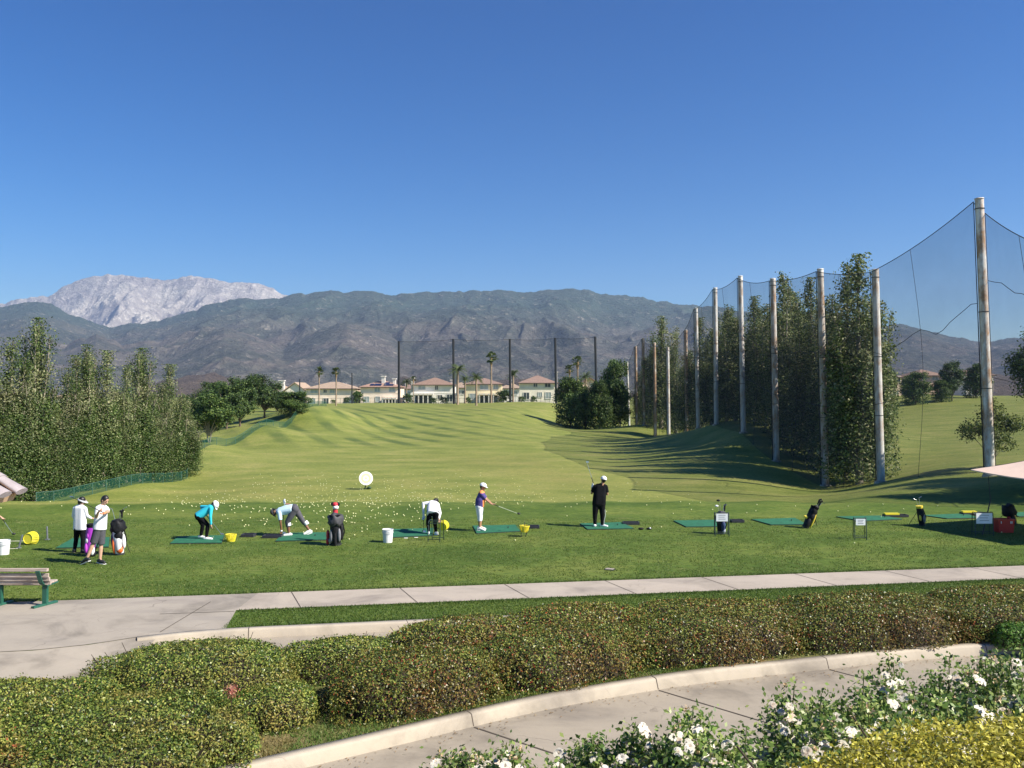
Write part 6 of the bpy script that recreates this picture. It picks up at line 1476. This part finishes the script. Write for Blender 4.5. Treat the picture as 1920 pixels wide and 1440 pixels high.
# ------------------------------------------------------------------ umbrella, cooler
CAN = M('canvas_peach', (.80, .60, .47), .85, .06, 3); C1, C2, C3, C4 = Vector((15.45, 28.95, 1.98)), Vector((16.95, 24.9, 1.93)), Vector((20.8, 26.3, 1.95)), Vector((19.3, 30.4, 1.97)); apx = Vector((18.1, 27.7, 2.72))
um = thing('umbrella', Vector((18.1, 27.7, 0)), 'square peach canvas umbrella reaching in from the right edge', 'umbrella'); b = MB(); n = 6
for a, c in ((C1, C2), (C2, C3), (C3, C4), (C4, C1)):
    Vv = []
    for i in range(n+1):
        for j in range(n+1):
            t = j/n; e = a.lerp(c, t); p = e.lerp(apx, i/n); p.z -= .10*4*t*(1-t)*(1-i/n)+.05*math.sin(i/n*3.14); Vv.append(p)
    b.add(Vv, [(i*(n+1)+j, i*(n+1)+j+1, (i+1)*(n+1)+j+1, (i+1)*(n+1)+j) for i in range(n) for j in range(n)], 0, True)
    e0 = [a.lerp(c, j/n)-Vector((0, 0, .10*4*(j/n)*(1-j/n))) for j in range(n+1)]; b.add(e0+[q-Vector((0, 0, .035)) for q in e0], [(j, j+1, n+2+j, n+1+j) for j in range(n)])
b.build('canopy', CAN, um); b = MB()
for c in (C1, C2, C3, C4): b = MB(); b.tube([c-Vector((0, 0, .03)), apx-Vector((0, 0, .08))], .014, 5); b.build('rib', BLK, um)
b = MB(); b.tube([(18.1, 27.7, 0), apx], .025, 8); b.build('pole', BLK, um)
q0 = gp(1842,1003,0); q1 = at(1857,938,q0.y+.8); b = MB(); b.tube([q0, q0.lerp(q1, .97), q1, at(1853,893,q0.y+1.0)], [.020, .020, .014, .010], 8); b.build('tilting_pole', BLK, um)
cl = gp(1887,999,0); cl.y += .16; root = thing('cooler', cl, 'red plastic tub in the umbrella shade by the dark hooded bag', 'tub'); RP_ = M('red_plastic', (.50, .02, .02), .4, .08)
b = MB(); w0, w1, h = .235, .27, .44; Vv = []
for z, w_ in ((0, w0), (h, w1), (h, w1-.02), (.03, w0-.02)): Vv += [cl+Vector((sx*w_, sy*w_*.65, z)) for sx, sy in ((-1, -1), (1, -1), (1, 1), (-1, 1))]
b.add(Vv, [(3, 2, 1, 0)]+[(r*4+i, r*4+(i+1) % 4, r*4+4+(i+1) % 4, r*4+4+i) for r in range(3) for i in range(4)]+[(12, 13, 14, 15)]); b.build('tub_body', RP_, root)
b = MB(); b.box((cl.x-w1-.015, cl.y-w1*.65-.015, h-.035), (cl.x+w1+.015, cl.y-w1*.65-.001, h+.005)); b.build('rim', RP_, root)
b = MB(); [b.box((cl.x+x-.012, cl.y-.19, h-.14), (cl.x+x+.012, cl.y-.184, h-.06)) for x in (-.18, .13, .17)]; b.build('label_marks', GLV, root)
# ------------------------------------------------------------------ bench
WOOD, nt, bs = nodes_of('weathered_wood'); v = coords(nt, 'Object', (.8, 12, 12)); n1 = noise(nt, 3, 6, .7, v); nt.links.new(ramp(nt, n1, [(.3, (.22, .16, .12)), (.5, (.42, .34, .28)), (.7, (.60, .53, .46))]), bs.inputs['Base Color']); bs.inputs['Roughness'].default_value = .9; bump(nt, bs, n1, .5, .01)
GRN = M('bench_green', (.02, .105, .07), .45, .12, 4)
q = gp(72,1140,0); q.y += .0; bn = thing('park_bench', q, 'weathered wooden bench with green metal supports seen from behind', 'bench'); X1 = at(86,1080,q.y).x; XL = X1-1.75; yb = q.y+.05
rt = (X1-q.x)
k0 = .0
for i, (z, y_) in enumerate(((.795, -.015), (.675, .025), (.595, .05), (.51, .075))):
    b = MB(); hh = .045 if i else .035; b.box((XL, yb+y_, z-hh-.005), (X1-.0+.01*i, yb+y_+(.04 if i else .085), z+hh-.012)); b.build('back_slat', WOOD, bn, .006)
for i in range(4): b = MB(); b.box((XL, yb+.17+i*.115, .425), (X1-.10, yb+.17+i*.115+.10, .462)); b.build('seat_slat', WOOD, bn, .006)
for x in (q.x-.02, q.x-.98):
    b = MB(); W2 = .045
    for P0, P1 in (((x-.01, yb-.045, .775), (x+.03, yb+.035, .50)), ((x+.03, yb+.035, .50), (x+.06, yb+.17, .405))):
        dd_ = (Vector(P1)-Vector(P0)); b.obox((Vector(P0)+Vector(P1))/2, Vector((1, 0, 0)), dd_.cross(Vector((1, 0, 0))).normalized(), dd_.normalized(), .048, .010, dd_.length/2)
    b.box((x+.0, yb+.12, .02), (x+.10, yb+.20, .42)); b.obox(Vector((x+.05, yb+.14, .03)), Vector((.35, .94, 0)).normalized(), Vector((-.94, .35, 0)).normalized(), Vector((0, 0, 1)), .30, .045, .022)
    b.box((x+.02, yb+.16, .40), (x+.09, yb+.62, .424)); b.build('support', GRN, bn, .004)
# ------------------------------------------------------------------ corner of the shelter on the left
TILE = M('roof_tile', (.36, .31, .31), .8, .25, 3, bumpy=.4); FAS = M('fascia', (.62, .42, .26), .7, .08)
cr = at(24,938,12.6); hut = thing('shelter', Vector((cr.x-2.2, 12.6, 0)), 'tile roofed shelter whose eave corner shows at the left edge', 'shelter'); b = MB()
e0 = at(24,938,12.6); up = Vector((-1.0, .0, .62)).normalized()
P4 = [e0, e0+Vector((0, -3.4, 0)), e0+up*3.2+Vector((0, -3.4, 0)), e0+up*3.2]; T = Vector((0, 0, .14)); nn_ = Vector((.62, 0, 1.0)).normalized()*.13
b.add(P4+[q+nn_ for q in P4], [(0, 1, 2, 3), (7, 6, 5, 4), (0, 4, 5, 1), (1, 5, 6, 2), (2, 6, 7, 3), (3, 7, 4, 0)]); b.build('fascia', FAS, hut)
b = MB()
for j in range(9):
    for i in range(8):
        c = e0+up*(i*.36-.06)+Vector((0, -.06-j*.40, 0))+nn_*1.25+Vector((.03, 0, .03)); b.tube([c+Vector((0, .0, 0)), c+up*.20+Vector((0, 0, 0)), c+up*.40], [.15, .13, .11], 10, flat=.35, uax=(0, 1, 0))
b.build('tiles', TILE, hut); b = MB(); wl = cr.x-1.1; b.box((wl-2.4, 9.4, 0), (wl, 12.2, 3.2)); b.build('wall', ST['peach'], hut)
b = MB(); b.box((wl+.002, 10.1, 0.02), (wl+.03, 11.0, 2.1)); b.build('door', DKT, hut)
